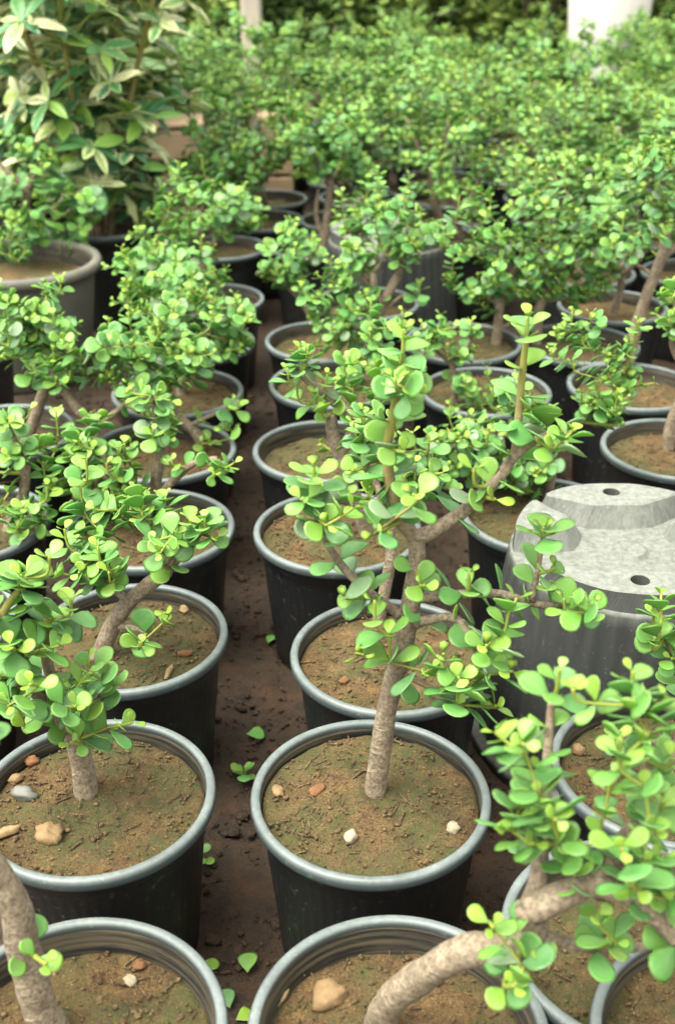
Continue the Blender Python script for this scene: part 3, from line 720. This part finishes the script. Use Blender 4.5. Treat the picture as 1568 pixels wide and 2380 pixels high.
hand(f, [(1270, 1165, 0), (1278, 1105, 0), (1270, 1050, 0), (1240, 1000, .0)], [([(1272, 1060, 0), (1180, 1010, -.02), (1100, 1010, -.03), (1040, 1050, -.04)], .008, .004), ([(1272, 1050, 0), (1340, 980, .03), (1400, 930, .05)], .007, .004, (1, .8)), ([(1400, 930, .05), (1440, 910, .05), (1460, 830, .05), (1478, 770, .05)], .0045, .0028, (.5, 0))],
     [(1482, 745, .05, 4), (1440, 990, .0, 3), (1520, 890, .05, 3), (1460, 860, .05, 4)],
     [(1080, 1050, 90, 70, 26, -.08, .08), (1190, 1100, 60, 40, 9, -.06, .06), (1400, 910, 70, 60, 14, -.05, .08), (1330, 800, 60, 50, 9, 0, .1), (1200, 990, 70, 50, 9, -.05, .08)], 'low wide jade plant with small leaves and one long bare green shoot', 42, .0245, (.010, .008))
f = pot(1128, 905, 'black pot with tan soil and a thin straight stem among low leaves', depth=.016)
hand(f, [(1056, 940, 0), (1052, 870, 0), (1050, 820, 0)], [([(1052, 850, 0), (1090, 800, 0), (1095, 770, 0)], .005, .003), ([(1052, 850, 0), (1010, 810, 0), (1000, 790, 0)], .005, .003)],
     [(1095, 745, -.02, 4), (1075, 825, -.05, 4), (1005, 775, -.02, 4), (1050, 960, -.05, 3), (1130, 850, 0, 4), (1180, 900, 0, 4), (1170, 970, -.02, 4)], [(1120, 930, 80, 50, 10, -.08, .05), (1050, 800, 60, 40, 6, -.05, .05)], 'small jade plant with a short thin stem and sparse leaf pairs', 43, .0255, (.0075, .006))
f = pot(1075, 792, 'black pot with brown soil around a smooth upright brown trunk', depth=.02)
hand(f, [(1152, 800, 0), (1158, 740, 0), (1162, 680, 0), (1150, 630, 0)], [([(1160, 710, 0), (1110, 680, 0), (1060, 665, 0)], .005, .003), ([(1160, 680, 0), (1200, 620, 0), (1230, 590, 0)], .006, .004), ([(1156, 770, 0), (1185, 750, 0)], .005, .004)],
     [(1050, 640, 0, 4)], [(1200, 640, 70, 50, 18, -.08, .08), (1090, 660, 60, 50, 10, -.05, .05), (1140, 540, 70, 60, 12, -.05, .1)], 'jade plant with smooth straight brown trunk and lopsided leafy head', 44, .027, (.0125, .009))
f = pot(1568, 1038, 'black pot with clean tan soil and a smooth pale trunk at its middle', depth=.024)
hand(f, [(1550, 1045, 0), (1560, 980, 0), (1600, 880, 0), (1620, 780, 0)], [([(1600, 880, 0), (1560, 800, 0), (1570, 700, 0)], .006, .004)], [(1560, 690, 0, 5), (1555, 740, 0, 4)], [(1640, 740, 90, 100, 16, -.1, .1)], 'jade plant with a smooth pale trunk leaning away to the row end', 45, .027, (.012, .009))
f = pot(1470, 893, 'black pot with brown soil at the foot of a long slanting pale trunk', depth=.03)
hand(f, [(1450, 880, 0), (1475, 770, 0), (1500, 690, 0), (1535, 600, 0), (1550, 540, 0)], [([(1535, 600, 0), (1580, 560, 0), (1610, 500, 0)], .009, .005), ([(1545, 560, 0), (1530, 480, 0), (1545, 400, 0)], .008, .005), ([(1520, 640, 0), (1470, 610, .0), (1450, 590, 0)], .005, .003)],
     [], [(1540, 420, 90, 110, 24, -.1, .15), (1460, 560, 50, 30, 5, -.05, .05), (1600, 500, 60, 80, 10, -.05, .1)], 'tall jade tree with a long slanting bare pale trunk', 46, .027, (.0145, .010))
f = pot(1345, 795, 'black pot of bare brown soil with a stub of trunk behind leaves', depth=.03)
hand(f, [(1245, 800, 0), (1250, 720, 0), (1280, 660, 0), (1310, 610, 0)], [([(1310, 610, 0), (1350, 570, 0), (1380, 520, 0)], .008, .005), ([(1310, 610, 0), (1290, 540, 0), (1270, 480, 0)], .007, .004), ([(1260, 700, 0), (1330, 690, 0), (1370, 660, 0)], .004, .003)],
     [(1420, 540, 0, 5), (1390, 500, 0, 5)], [(1350, 560, 100, 80, 34, -.12, .12), (1250, 480, 80, 60, 14, -.08, .12), (1350, 670, 60, 50, 10, -.05, .05), (1240, 650, 50, 40, 8, -.05, .05)], 'full round-headed jade plant with rough brown trunk behind the right rows', 47, .0275, (.0145, .010))
# ================================================================== upturned big pots
def upturned(cx, cy, w, Db, label, seed):
    Zc = F*Db/w; d = ray(cx, cy); p = CAM + d*Zc
    H = p.z; e = empty('upturned_pot', (p.x, p.y, 0)); tag(e, label, 'pot', 'big pots turned upside down')
    rt, rb = Db/2, Db/2*1.19
    n = 160; zp = H - .030
    prof = [(rb*1.05, .0, 0), (rb*1.055, .012, 0), (rb*1.05, .022, 0), (rb*1.0, .024, .2)] + [(rb + (rt*1.005-rb)*k, .024 + (zp-.012-.024)*k, 1) for k in (.04, .25, .5, .75, .97)] + [(rt*1.0, zp-.005, .3), (rt*.985, zp, 0), (rt*.97, zp+.001, 0)]
    obj('wall', mesh('wall', *lathe(prof, 240, .008, 40), MAT['dusty']), e)
    b = obj('base', mesh('base', *lathe([(rt*.972, zp+.0008, 0), (rt*.6, zp, 0), (rt*.2, zp-.001, 0), (rt*.15, zp, 0), (rt*.135, zp+.005, 0), (rt*.11, zp+.006, 0), (rt*.06, zp+.004, 0), (rt*.03, zp+.001, 0), (0, zp+.001, 0)], 72), MAT['dusty']), e)
    # raised foot pads, some pierced by a drain hole
    for (ad, hw, rin, hole) in ((91, 41, .50, 1), (157, 20, .52, 1), (262, 50, .58, 1), (22, 19, .52, 1)):
        a0 = R(ad) + seed; hwr = R(hw)
        out = [(rt*.975*math.cos(a0+hwr*t/12), rt*.975*math.sin(a0+hwr*t/12)) for t in range(-12, 13)]
        wi = rt*rin*math.tan(hwr*.62); ca, sa = math.cos(a0), math.sin(a0)
        out += [(rt*rin*ca - wi*sa, rt*rin*sa + wi*ca), (rt*rin*ca + wi*sa, rt*rin*sa - wi*ca)]
        hx, hy = rt*.76*ca, rt*.76*sa; hr = rt*.075 if hole else rt*.01; m = 72
        def hit(th):
            dx, dy = math.cos(th), math.sin(th); best = 0
            for (x1, y1), (x2, y2) in zip(out, out[1:]+out[:1]):
                ex, ey = x2-x1, y2-y1; den = dx*ey - dy*ex
                if abs(den) < 1e-9: continue
                t = ((x1-hx)*ey - (y1-hy)*ex)/den; u = ((x1-hx)*dy - (y1-hy)*dx)/den
                if t > 0 and -1e-6 <= u <= 1+1e-6: best = max(best, t)
            return best
        V, Fc = [], []
        ths = [2*math.pi*i/m for i in range(m)]; hs_ = [hit(t) for t in ths]
        rings = [(0, hr*.95, H-.020), (0, hr, H-.001), (0, hr*1.12, H), (.5, 0, H+.0005), (-.008, 1, H-.0005), (-.004, 1, H-.0025), (.016, 1, zp-.001)]
        for (q, k, z) in rings:
            for t, h_ in zip(ths, hs_):
                if q == 0: r_ = k
                elif q == .5: r_ = hr + (h_-hr)*.5
                else: r_ = h_ + q
                x, y = hx + r_*math.cos(t), hy + r_*math.sin(t); rr = math.hypot(x, y)
                if rr > rt*.975: x *= rt*.975/rr; y *= rt*.975/rr
                V.append((x, y, z + .0009*noise.noise((x*25, y*25, seed))))
        for j in range(len(rings)-1):
            for i in range(m): i2 = (i+1) % m; Fc.append((j*m+i, j*m+i2, (j+1)*m+i2, (j+1)*m+i)[::-1])
        obj('foot_pad', mesh('foot_pad', V, Fc, MAT['pad'], False), b)
    return e
upturned(1468, 1238, 560, .32, 'big dusty grey pot turned upside down with drain holes, near bushy rows', 0.0)
upturned(905, 528, 285, .32, 'big upturned pot with pale dusty bottom half hidden behind a bent jade', .9)
# ================================================================== rows further back
def random_plant(foot, seed, L, h, spread, ntips, lean=.05):
    pl = Plant(foot, seed, L); g = pl.rng; f = Vector(foot)
    top = f + Vector((g.uniform(-1, 1)*lean, g.uniform(-1, 1)*lean, h*g.uniform(.32, .5)))
    mid = f.lerp(top, .5) + Vector((g.uniform(-.02, .02), g.uniform(-.02, .02), 0))
    pl.branch([f - Vector((0, 0, .012)), mid, top], g.uniform(.010, .014), .008, 'trunk', 9, .18)
    for k in range(g.choice((3, 3, 4))):
        a = g.uniform(0, 6.28) if k == 0 else a + 6.28/3 + g.uniform(-.5, .5)
        q = top + Vector((math.cos(a)*spread*.45, math.sin(a)*spread*.45, h*g.uniform(.14, .32)))
        s0 = top.lerp(f, g.uniform(0, .35)); pl.branch([s0, s0.lerp(q, .5) + Vector((0, 0, -.01)), q], .007, .004, 'branch', 7, .12, (1, .7))
    tips = []
    for _ in range(ntips*8):
        if len(tips) >= ntips: break
        u = Vector((g.gauss(0, 1), g.gauss(0, 1), g.gauss(0, 1))).normalized()*(g.random()**.45)
        p = f + Vector((u.x*spread + (top.x-f.x), u.y*spread + (top.y-f.y), h*(.66 + .36*u.z)))
        if all((p-q).length > L*.9 for q in tips): tips.append(p)
    tips.sort(key=lambda p: (p-top).length)
    for p in tips:
        if g.random() < .35: p = p + Vector((0, 0, g.uniform(.03, .10)))
        pl.shoot(p, maxleaf=.085)
    return pl
occupied = [(o.location.x, o.location.y) for o in COL.objects if o.type == 'EMPTY' and o.name.split('.')[0] in ('plant_pot', 'upturned_pot')]
big = [(o.location.x, o.location.y) for o in COL.objects if o.name.startswith('upturned_pot')]
LEFT_KEEP = []      # filled by the scheffleras and the grey pot
# faded grey pot on the left with its own plant
def faded_pot():
    p = onz(45, 600, .30); sc = 1.52
    e = empty('faded_pot', (p.x, p.y, 0)); tag(e, 'wide faded grey-brown pot with a rolled rim behind the dense left plant', 'pot')
    prof = [(0, .004, 0), (.135, .004, 0), (.142, .0, 0), (.148, .01, 0), (.175, .24, 0), (.178, .27, 0), (.181, .275, 0)]
    obj('wall', mesh('wall', *lathe(prof, 96), MAT['greypot']), e)
    rp = [(.180, .272, 0), (.192, .272, 0), (.197, .278, 0), (.198, .288, 0), (.194, .297, 0), (.186, .300, 0), (.178, .297, 0), (.175, .285, 0)]
    obj('rim', mesh('rim', *lathe(rp, 96, closed=True), MAT['greypot']), e)
    obj('inner_wall', mesh('inner_wall', *lathe([(.177, .29, 0), (.174, .26, 0), (.17, .22, 0)], 64), MAT['inner']), e)
    s = obj('soil', M_SOIL[1], e, (0, 0, .248)); s.scale = (1.475, 1.475, 1)
    LEFT_KEEP.append((p.x, p.y, .2)); return Vector((p.x, p.y, .25))
f = faded_pot()
hand(f, [(45, 600, 0), (55, 520, 0), (65, 440, 0)], [([(60, 480, 0), (110, 560, .02), (170, 530, .02), (185, 500, 0)], .007, .004), ([(65, 440, 0), (90, 380, 0), (70, 350, 0)], .008, .004), ([(65, 440, 0), (20, 400, 0), (-10, 370, 0)], .008, .005), ([(55, 520, 0), (130, 480, -.05), (150, 450, -.05)], .006, .004)],
     [], [(60, 430, 110, 80, 26, -.15, .12), (180, 500, 50, 60, 10, -.1, .1), (40, 540, 90, 40, 9, -.15, .0), (150, 590, 60, 20, 5, -.05, .1)], 'jade plant growing in the wide faded grey-brown pot', 51, .036, (.016, .011))
g2 = random.Random(99)
spots = []
for j in range(20):
    Y = 2.40 + j*.285
    for i in range(-9, 10):
        X = i*.292 + .045 + (j % 2)*.04 + g2.uniform(-.03, .03); y = Y + g2.uniform(-.03, .03)
        if abs(X) > (y+.15)*.305 + .15: continue
        if y > 5.6 + .3*math.sin(i*1.7): continue
        if any(math.hypot(X-a, y-b) < .27 for a, b in occupied): continue
        if any(math.hypot(X-a, y-b) < .33 for a, b in big): continue
        if math.hypot(X-f.x, y-f.y) < .36: continue
        if X < -.25*y + .36 and 2.9 < y < 4.7: continue          # room for the variegated shrubs and the crates
        vx = CX + F*X/(y*math.cos(PITCH) + (CAMZ-.22)*math.sin(PITCH))
        vy_aisle = -.085*y + .02
        if y < 3.3 and abs(X - vy_aisle) < .13: continue                      # the aisle
        if any(math.hypot(X-a, y-b) < .265 for a, b in ((-.555, 3.95), (-.23, 4.3))): continue   # the crates
        spots.append((X, y))
NEARLIM = 2.95
variants = []
for v in range(9):
    hgt = .33 + .035*(v % 4); pl = random_plant((0, 0, 0), 200+v, .029, hgt, .165 + .012*(v % 3), 37)
    variants.append(pl)
proto = {}
for k, (X, y) in enumerate(spots):
    if y < NEARLIM:
        ft = pot(0, 0, 'black pot with brown soil in the middle rows, its rim half covered by leaves', 'pots in the middle rows', g2.uniform(.016, .04), False, (X, y))
        pl = random_plant(ft, 500+k, .028, g2.uniform(.30, .44), g2.uniform(.12, .16), 24)
        pl.build('bushy jade plant with bright tips standing in the middle rows', 'jade plants in the middle rows', True, 220)
    else:
        ft = pot(0, 0, 'black pot in the crowded far rows, mostly hidden by foliage', 'pots in the far rows', .03, False, (X, y))
        v = g2.randrange(9)
        if v not in proto:
            o = variants[v].build('bright green jade plant in the crowded blurred far rows', 'jade plants in the far rows', False); proto[v] = o
        else: o = copy_tree(proto[v])
        o.location = ft; o.rotation_euler = (0, 0, g2.uniform(0, 6.28)); q = g2.uniform(.95, 1.12); o.scale = (q*1.08, q*1.08, q)

# ================================================================== variegated scheffleras at the left
def leaflet_mesh(seed):
    rng = random.Random(seed); wd = rng.uniform(.17, .22); dr = rng.uniform(.08, .2)
    ts = [0, .12, .3, .5, .7, .88, 1]; ws = [.06, .42, .85, 1, .85, .45, 0]
    V, Fc, A = [], [], []
    for t, q in zip(ts, ws):
        for k, s_ in enumerate((-1, -.5, 0, .5, 1)):
            V.append((t, s_*q*wd, -dr*t*t + .05*abs(s_)*q + .01*math.sin(t*14+seed)*abs(s_))); A.append(abs(s_))
    for j in range(len(ts)-1):
        for k in range(4): Fc.append((j*5+k, (j+1)*5+k, (j+1)*5+k+1, j*5+k+1))
    n = len(V)                                                  # thin underside so the leaf has a body
    V += [(x, y, z-.006) for x, y, z in V]; A += A
    Fc += [tuple(n+q for q in f_[::-1]) for f_ in Fc]
    for j in range(len(ts)-1):
        for k in (0, 4):
            a, b = j*5+k, (j+1)*5+k; Fc.append((a, b, n+b, n+a) if k == 4 else (b, a, n+a, n+b))
    return mesh('leaflet', V, Fc, MAT['schef'], True, {'across': A})
M_LFT = [leaflet_mesh(s) for s in range(5)]
def schefflera(foot, height, stems, label, seed, nleaf, pr=.13):
    g = random.Random(seed); e = empty('variegated_shrub', foot); tag(e, label, 'shrub', None)
    for s in range(stems):
        a = 6.28*s/stems + g.uniform(-.4, .4); topv = Vector((math.cos(a)*.25, math.sin(a)*.20, height*g.uniform(.8, 1.1)))
        P = smooth_path([Vector((math.cos(a)*.02, math.sin(a)*.02, -.02)), topv*.45 + Vector((g.uniform(-.03, .03), 0, 0)), topv], 12)
        V, Fc, AA, AL = tube(P, [.011-.006*i/12 for i in range(len(P))], [.5-.45*i/12 for i in range(len(P))], 8, .06, seed+s)
        obj('stem', mesh('stem', V, Fc, MAT['bark'], True, {'age': AA, 'along': AL}), e)
        for k in range(nleaf):
            t = .22 + .78*k/(nleaf-1); p = P[min(len(P)-1, int(t*12))]; b = k*2.4 + g.uniform(-.3, .3)
            el = R(5 + 60*(k/(nleaf-1))**3 + g.uniform(-12, 20)); ln = pr*g.uniform(.75, 1.25)
            d = Vector((math.cos(b)*math.cos(el), math.sin(b)*math.cos(el), math.sin(el)))
            end = p + d*ln + Vector((0, 0, .015))
            Vp, Fp, _, _ = tube([p, p.lerp(end, .5) + Vector((0, 0, .012)), end], [.0022, .0018, .0018], [0]*3, 5)
            lf = obj('leaf', mesh('leaf', Vp, Fp, MAT['petiole']), e)
            nl = g.choice((6, 7, 7, 8)); ax = (d*g.uniform(.2, .9) + Vector((g.uniform(-.35, .35), g.uniform(-.35, .35), .8))).normalized(); o1 = ax.orthogonal().normalized()
            for q in range(nl):
                rd = o1.copy(); rd.rotate(Matrix.Rotation(6.28*q/nl + g.uniform(-.15, .15), 3, ax))
                M = leaf_matrix(end, ax, rd, R(g.uniform(60, 108)), g.uniform(.065, .11), g.uniform(-.3, .3))
                o = bpy.data.objects.new('leaflet', M_LFT[g.randrange(5)]); o.matrix_local = M; COL.objects.link(o); o.parent = lf
p1 = onz(130, 470, .24); p2 = onz(300, 400, .24); p3 = onz(20, 340, .24)
for (p, hh, st, lb, sd_, nl) in ((Vector((-.66, 3.25, 0)), .78, 5, 'tall variegated shrub with cream and dark green hand-shaped leaves behind the faded pot', 3, 30),
                             (Vector((-1.02, 3.75, 0)), .95, 5, 'tallest variegated shrub with creamy leaf clusters rising beyond the others', 5, 32),
                             (Vector((-.74, 4.05, 0)), .80, 5, 'variegated shrub with yellowish new leaves next to the wooden crate', 8, 28)):
    ft = pot(0, 0, 'tall black pot holding a ' + ('tall' if sd_ == 3 else 'very tall' if sd_ == 5 else 'yellowish') + ' variegated shrub', None, .03, False, (p.x, p.y), scale=1.25)
    schefflera(ft, hh, st, lb, sd_, nl)

# ================================================================== crates, post, white tub, background shrubs
def crate(cx, cy, Y, w, d, h, label):
    p = at(cx, cy, Y); e = empty('wooden_crate', (p.x, p.y, 0)); tag(e, label, 'crate', None); e.rotation_euler[2] = .12
    z = p.z; n = 5
    for i in range(n):
        o = obj('plank', mesh('plank', *boxmesh(w, d/n-.006, .016), MAT['crate'], False), e, (0, -d/2 + (i+.5)*d/n, z))
    for q, sy in enumerate((-1, 1)):
        for i in range(3): obj('plank', mesh('plank', *boxmesh(w-.02, .014, h/3-.012), MAT['crate'], False), e, (0, sy*(d/2-.012), z-.01-(i+.5)*h/3))
    for sx in (-1, 1):
        for i in range(3): obj('plank', mesh('plank', *boxmesh(.014, d-.06, h/3-.012), MAT['crate'], False), e, (sx*(w/2-.018), 0, z-.01-(i+.5)*h/3))
    for sx in (-1, 1):
        for sy in (-1, 1): obj('leg', mesh('leg', *boxmesh(.03, .03, z-.01), MAT['crate'], False), e, (sx*(w/2-.045), sy*(d/2-.04), (z-.01)/2))
crate(400, 280, 3.95, .20, .22, .30, 'tan wooden crate beside the variegated shrubs')
crate(640, 268, 4.3, .13, .16, .28, 'small tan wooden crate standing among the jade plants')
def post():
    p = at(585, 60, 7.3); e = empty('wooden_post', (p.x, p.y, 0)); tag(e, 'weathered pale wooden post rising beyond the far rows', 'post')
    V, Fc = boxmesh(.115, .115, 2.2, .012); obj('shaft', mesh('shaft', V, Fc, MAT['post'], False), e, (0, 0, 1.1))
    V, Fc = boxmesh(.15, .15, .05, .01); obj('cap', mesh('cap', V, Fc, MAT['post'], False), e, (0, 0, 2.22))
    V, Fc = boxmesh(.17, .17, .10, .015); obj('footing', mesh('footing', V, Fc, MAT['stone_grey'], False), e, (0, 0, .04))
post()
def tub():
    p = at(1413, 40, 7.4); zb = .33; e = empty('white_tub', (p.x, p.y, 0)); tag(e, 'large white plastic tub standing beyond the far rows', 'tub')
    o = obj('wall', mesh('wall', *lathe([(0, .12, 0), (.205, .12, 0), (.215, .13, 0), (.262, .90, 0), (.265, .93, 0), (.255, .93, 0), (.25, .88, 0), (.21, .2, 0)], 64), MAT['white']), e)
    obj('rim', mesh('rim', *lathe([(.262, .90, 0), (.285, .905, 0), (.29, .92, 0), (.285, .938, 0), (.262, .942, 0), (.252, .93, 0)], 64, closed=True), MAT['white']), e)
    o = obj('stand', mesh('stand', *lathe([(0, 0, 0), (.2, 0, 0), (.2, .118, 0), (0, .118, 0)], 32), MAT['stone_grey'], False), e)
tub()
def shrub(x, y, h, r, tone, seed, label, n=1500):
    g = random.Random(seed); e = empty('background_shrub', (x, y, 0)); tag(e, label, 'shrub', 'shrubs beyond the far rows')
    for k in range(4):
        a = g.uniform(0, 6.28); tp = Vector((math.cos(a)*r*.5, math.sin(a)*r*.5, h*.75))
        P = smooth_path([Vector((math.cos(a)*.04, math.sin(a)*.04, -.02)), tp*.5 + Vector((0, 0, .05)), tp], 8)
        V, Fc, AA, AL = tube(P, [.022-.015*i/8 for i in range(len(P))], [1]*len(P), 7, .1, seed+k)
        obj('trunk', mesh('trunk', V, Fc, MAT['darkbark']), e)
    cl = [Vector((g.gauss(0, .45)*r, g.gauss(0, .45)*r, h*g.uniform(.08, 1.0))) for _ in range(26)]
    lv = []
    for i in range(n):
        c = cl[i % 26]; p = c + Vector((g.gauss(0, 1), g.gauss(0, 1), g.gauss(0, .8)))*r*.22
        if p.z < .03: continue
        ax = Vector((g.uniform(-.7, .7), g.uniform(-.7, .7), 1)).normalized(); rd = ax.orthogonal(); rd.rotate(Matrix.Rotation(g.uniform(0, 6.28), 3, ax))
        lv.append((leaf_matrix(p, ax, rd, R(g.uniform(50, 110)), g.uniform(.06, .12), g.uniform(-.5, .5)), max(0, min(1, tone + g.uniform(-.25, .25)))))
    o = obj('foliage', join_leaves('foliage', lv, MAT['shrub'], T_LO, g), e); o['kind'] = 'stuff'
gs = random.Random(4); protos = []
for i in range(6):
    protos.append(None)
SH = ('dark green shrub in the shade beyond the far rows', 'yellow-green leafy shrub beyond the far rows')
for row, (yy, hh) in enumerate(((8.1, 1.0), (9.0, 1.5), (10.2, 2.2))):
    nn = 10 + 2*row
    for i in range(nn):
        x = (i/(nn-1)-.5)*2*(yy*.36+.5) + gs.uniform(-.15, .15); y = yy + gs.uniform(-.2, .2)
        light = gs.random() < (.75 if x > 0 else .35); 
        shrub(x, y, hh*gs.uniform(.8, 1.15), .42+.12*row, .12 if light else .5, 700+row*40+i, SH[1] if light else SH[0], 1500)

# ================================================================== stones, chips, fallen leaves, crumbs of earth
def stone(vx, vy, z, size, mat, label, seed, sq=(1, .8, .6), name='pebble'):
    p = onz(vx, vy, z); size *= .86; V, Fc = blob(size, seed, .5, sq, 9, 14)
    o = obj(name, mesh(name, V, Fc, MAT[mat]), None, (p.x, p.y, z + size*sq[2]*.22)); o.rotation_euler = (0, .1, seed*1.3)
    tag(o, label, 'pebble' if name == 'pebble' else 'wood chip')
zL2, zP2, zP1, zL3, zL1 = HP-.018, HP-.011, HP-.031, HP-.018, HP-.030
stone(55, 1848, zL2, .0135, 'stone_grey', 'smooth grey bean-shaped pebble on brown soil by the rim', 1, (.75, 1.25, .7))
stone(115, 1942, zL2, .0165, 'stone_tan', 'round tan stone lying alone on brown potting soil', 2, (1.1, .9, .65))
stone(38, 1812, zL2, .009, 'stone_tan', 'small tan stone next to the grey bean-shaped pebble', 3)
stone(14, 1935, zL2, .013, 'chip', 'long broken tan bark piece near the pot rim', 4, (.55, 1.5, .4), 'bark_chip')
stone(75, 1770, zL2, .010, 'stone_red', 'brown stone sunk in soil behind the grey pebble', 5)
stone(815, 1947, zP2, .0095, 'stone_white', 'white angular stone in front of the slim trunk', 6, (1.1, .8, .7))
stone(1053, 1927, zP2, .0085, 'stone_white', 'white round stone near the mossy pot rim', 7, (1, .95, .8))
stone(735, 1838, zP2, .010, 'stone_red', 'rusty flat stone left in the moss beside the slim trunk', 8, (1.3, .8, .4))
stone(645, 1838, zP2, .0085, 'stone_tan', 'dull tan stone at the mossy pot edge', 9, (1.2, .8, .5))
stone(765, 2320, zP1, .0175, 'stone_tan', 'large knobbly yellow stone on pale soil', 10, (1.15, .9, .75))
stone(700, 2258, zP1, .008, 'stone_tan', 'small yellow stone behind the large knobbly one', 11)
stone(833, 2190, zP1, .0095, 'stone_red', 'orange flat stone at the back of the pale soil', 12, (1.1, 1, .4))
stone(655, 2310, zP1, .0095, 'chip', 'pale split wood piece beside the knobbly yellow stone', 13, (1.5, .6, .4), 'wood_chip')
stone(303, 2310-30, zL1, .0075, 'stone_white', 'pale pebble on green algae soil', 14)
stone(325, 2245, zL1, .007, 'stone_red', 'rusty pebble on green algae soil', 15)
stone(428, 1417, zL3, .009, 'chip', 'light wood chip behind the low rosette on dark soil', 16, (1.3, .7, .5), 'wood_chip')
stone(430, 1520, zL3, .0095, 'stone_red', 'orange lump on dark mossy soil', 17, (1.3, .7, .5))
stone(393, 1562, zL3, .010, 'chip', 'pale wood chip lying against the rim of the chipped soil pot', 18, (1.6, .5, .35), 'wood_chip')
stone(1343, 1745, HP-.02, .0095, 'stone_tan', 'round orange stone on dark wet soil', 19, (1, .9, .75))
stone(800, 1583, HP-.016, .0075, 'stone_red', 'brown stone near the rim of the crumbly soil pot', 20, (1.3, .8, .6))
stone(1250, 1078, HP-.018, .0085, 'stone_tan', 'orange stone on reddish soil by the upturned pot', 21)
def fallen(vx, vy, label, seed, tone=2, L=.022, yaw=None):
    p = onz(vx, vy, .008); g = random.Random(seed)
    o = bpy.data.objects.new('fallen_leaf', M_LEAF[tone][seed % 4]); COL.objects.link(o)
    o.location = (p.x, p.y, .009); o.scale = (L, L, L); o.rotation_euler = (g.uniform(-.2, .2), g.uniform(-.15, .1), g.uniform(0, 6.28) if yaw is None else yaw)
    tag(o, label, 'leaf')
fallen(622, 1495, 'single green leaf lying on the aisle beside the crumbly soil pot', 1, 3, .026, 1.2)
fallen(572, 1707, 'single green leaf on the aisle beside the mossy pot rim', 2, 2, .028, .2)
fallen(458, 2245, 'pale green leaf on bare earth beside the algae pot', 3, 1, .026, .1)
fallen(575, 2262, 'round green leaf on bare earth at the wide jade pot', 4, 2, .027, 1.6)
fallen(535, 2345, 'dark green leaf in the aisle between the two foremost pots', 5, 4, .028, 1.9)
fallen(548, 2372, 'bright green leaf half under the foremost pot', 6, 0, .022, .6)
fallen(1320, 2330, 'green leaf on reddish earth beside the wide jade pot', 7, 3, .026, 2.2)
fallen(1205, 1600, 'green leaf lying in the dark gap by the upturned pot', 8, 2, .024)
def weed(vx, vy, label, seed, n=7, L=.013):
    p = onz(vx, vy, .004); g = random.Random(seed); e = empty('weed', (p.x, p.y, .002)); tag(e, label, 'weed')
    V, Fc, AA, AL = tube([Vector((0, 0, -.006)), Vector((.002, 0, .012)), Vector((.001, .002, .024))], [.0012]*3, [0]*3, 5)
    st = obj('stem', mesh('stem', V, Fc, MAT['bark'], True, {'age': AA, 'along': AL}), e)
    for i in range(n):
        ax = Vector((0, 0, 1)); rd = Vector((math.cos(i*2.4), math.sin(i*2.4), 0))
        o = bpy.data.objects.new('leaf', M_LEAF[g.choice((1, 2, 3))][i % 4]); o.matrix_local = leaf_matrix(Vector((0, 0, .006 + .018*i/n)), ax, rd, R(85-40*i/n), L*g.uniform(.8, 1.3), 0)
        COL.objects.link(o); o.parent = st
weed(470, 2008, 'tiny four-leaved weed on the aisle below the pebbled pot', 1, 5, .015)
weed(568, 1812, 'small weed with dry brown leaf in the aisle by the mossy pot', 2, 6, .019)
g3 = random.Random(31)
def aisle():
    while True:
        x, y = g3.uniform(-.75, .85), g3.uniform(.55, 2.7)
        return x, y, .003
o = obj('earth_crumbs', mesh('earth_crumbs', *[a_ + b_ for a_, b_ in zip(*(lambda p_, q_: (p_, (q_[0], [tuple(k_+len(p_[0]) for k_ in f_) for f_ in q_[1]])))(scatter(12000, aisle, g3, .0025, 1.6), scatter(1300, aisle, g3, .0052, 1.3)))], MAT['clod'])); tag(o, 'loose brown earth crumbs and clods strewn along the aisle', 'earth', kind='stuff')
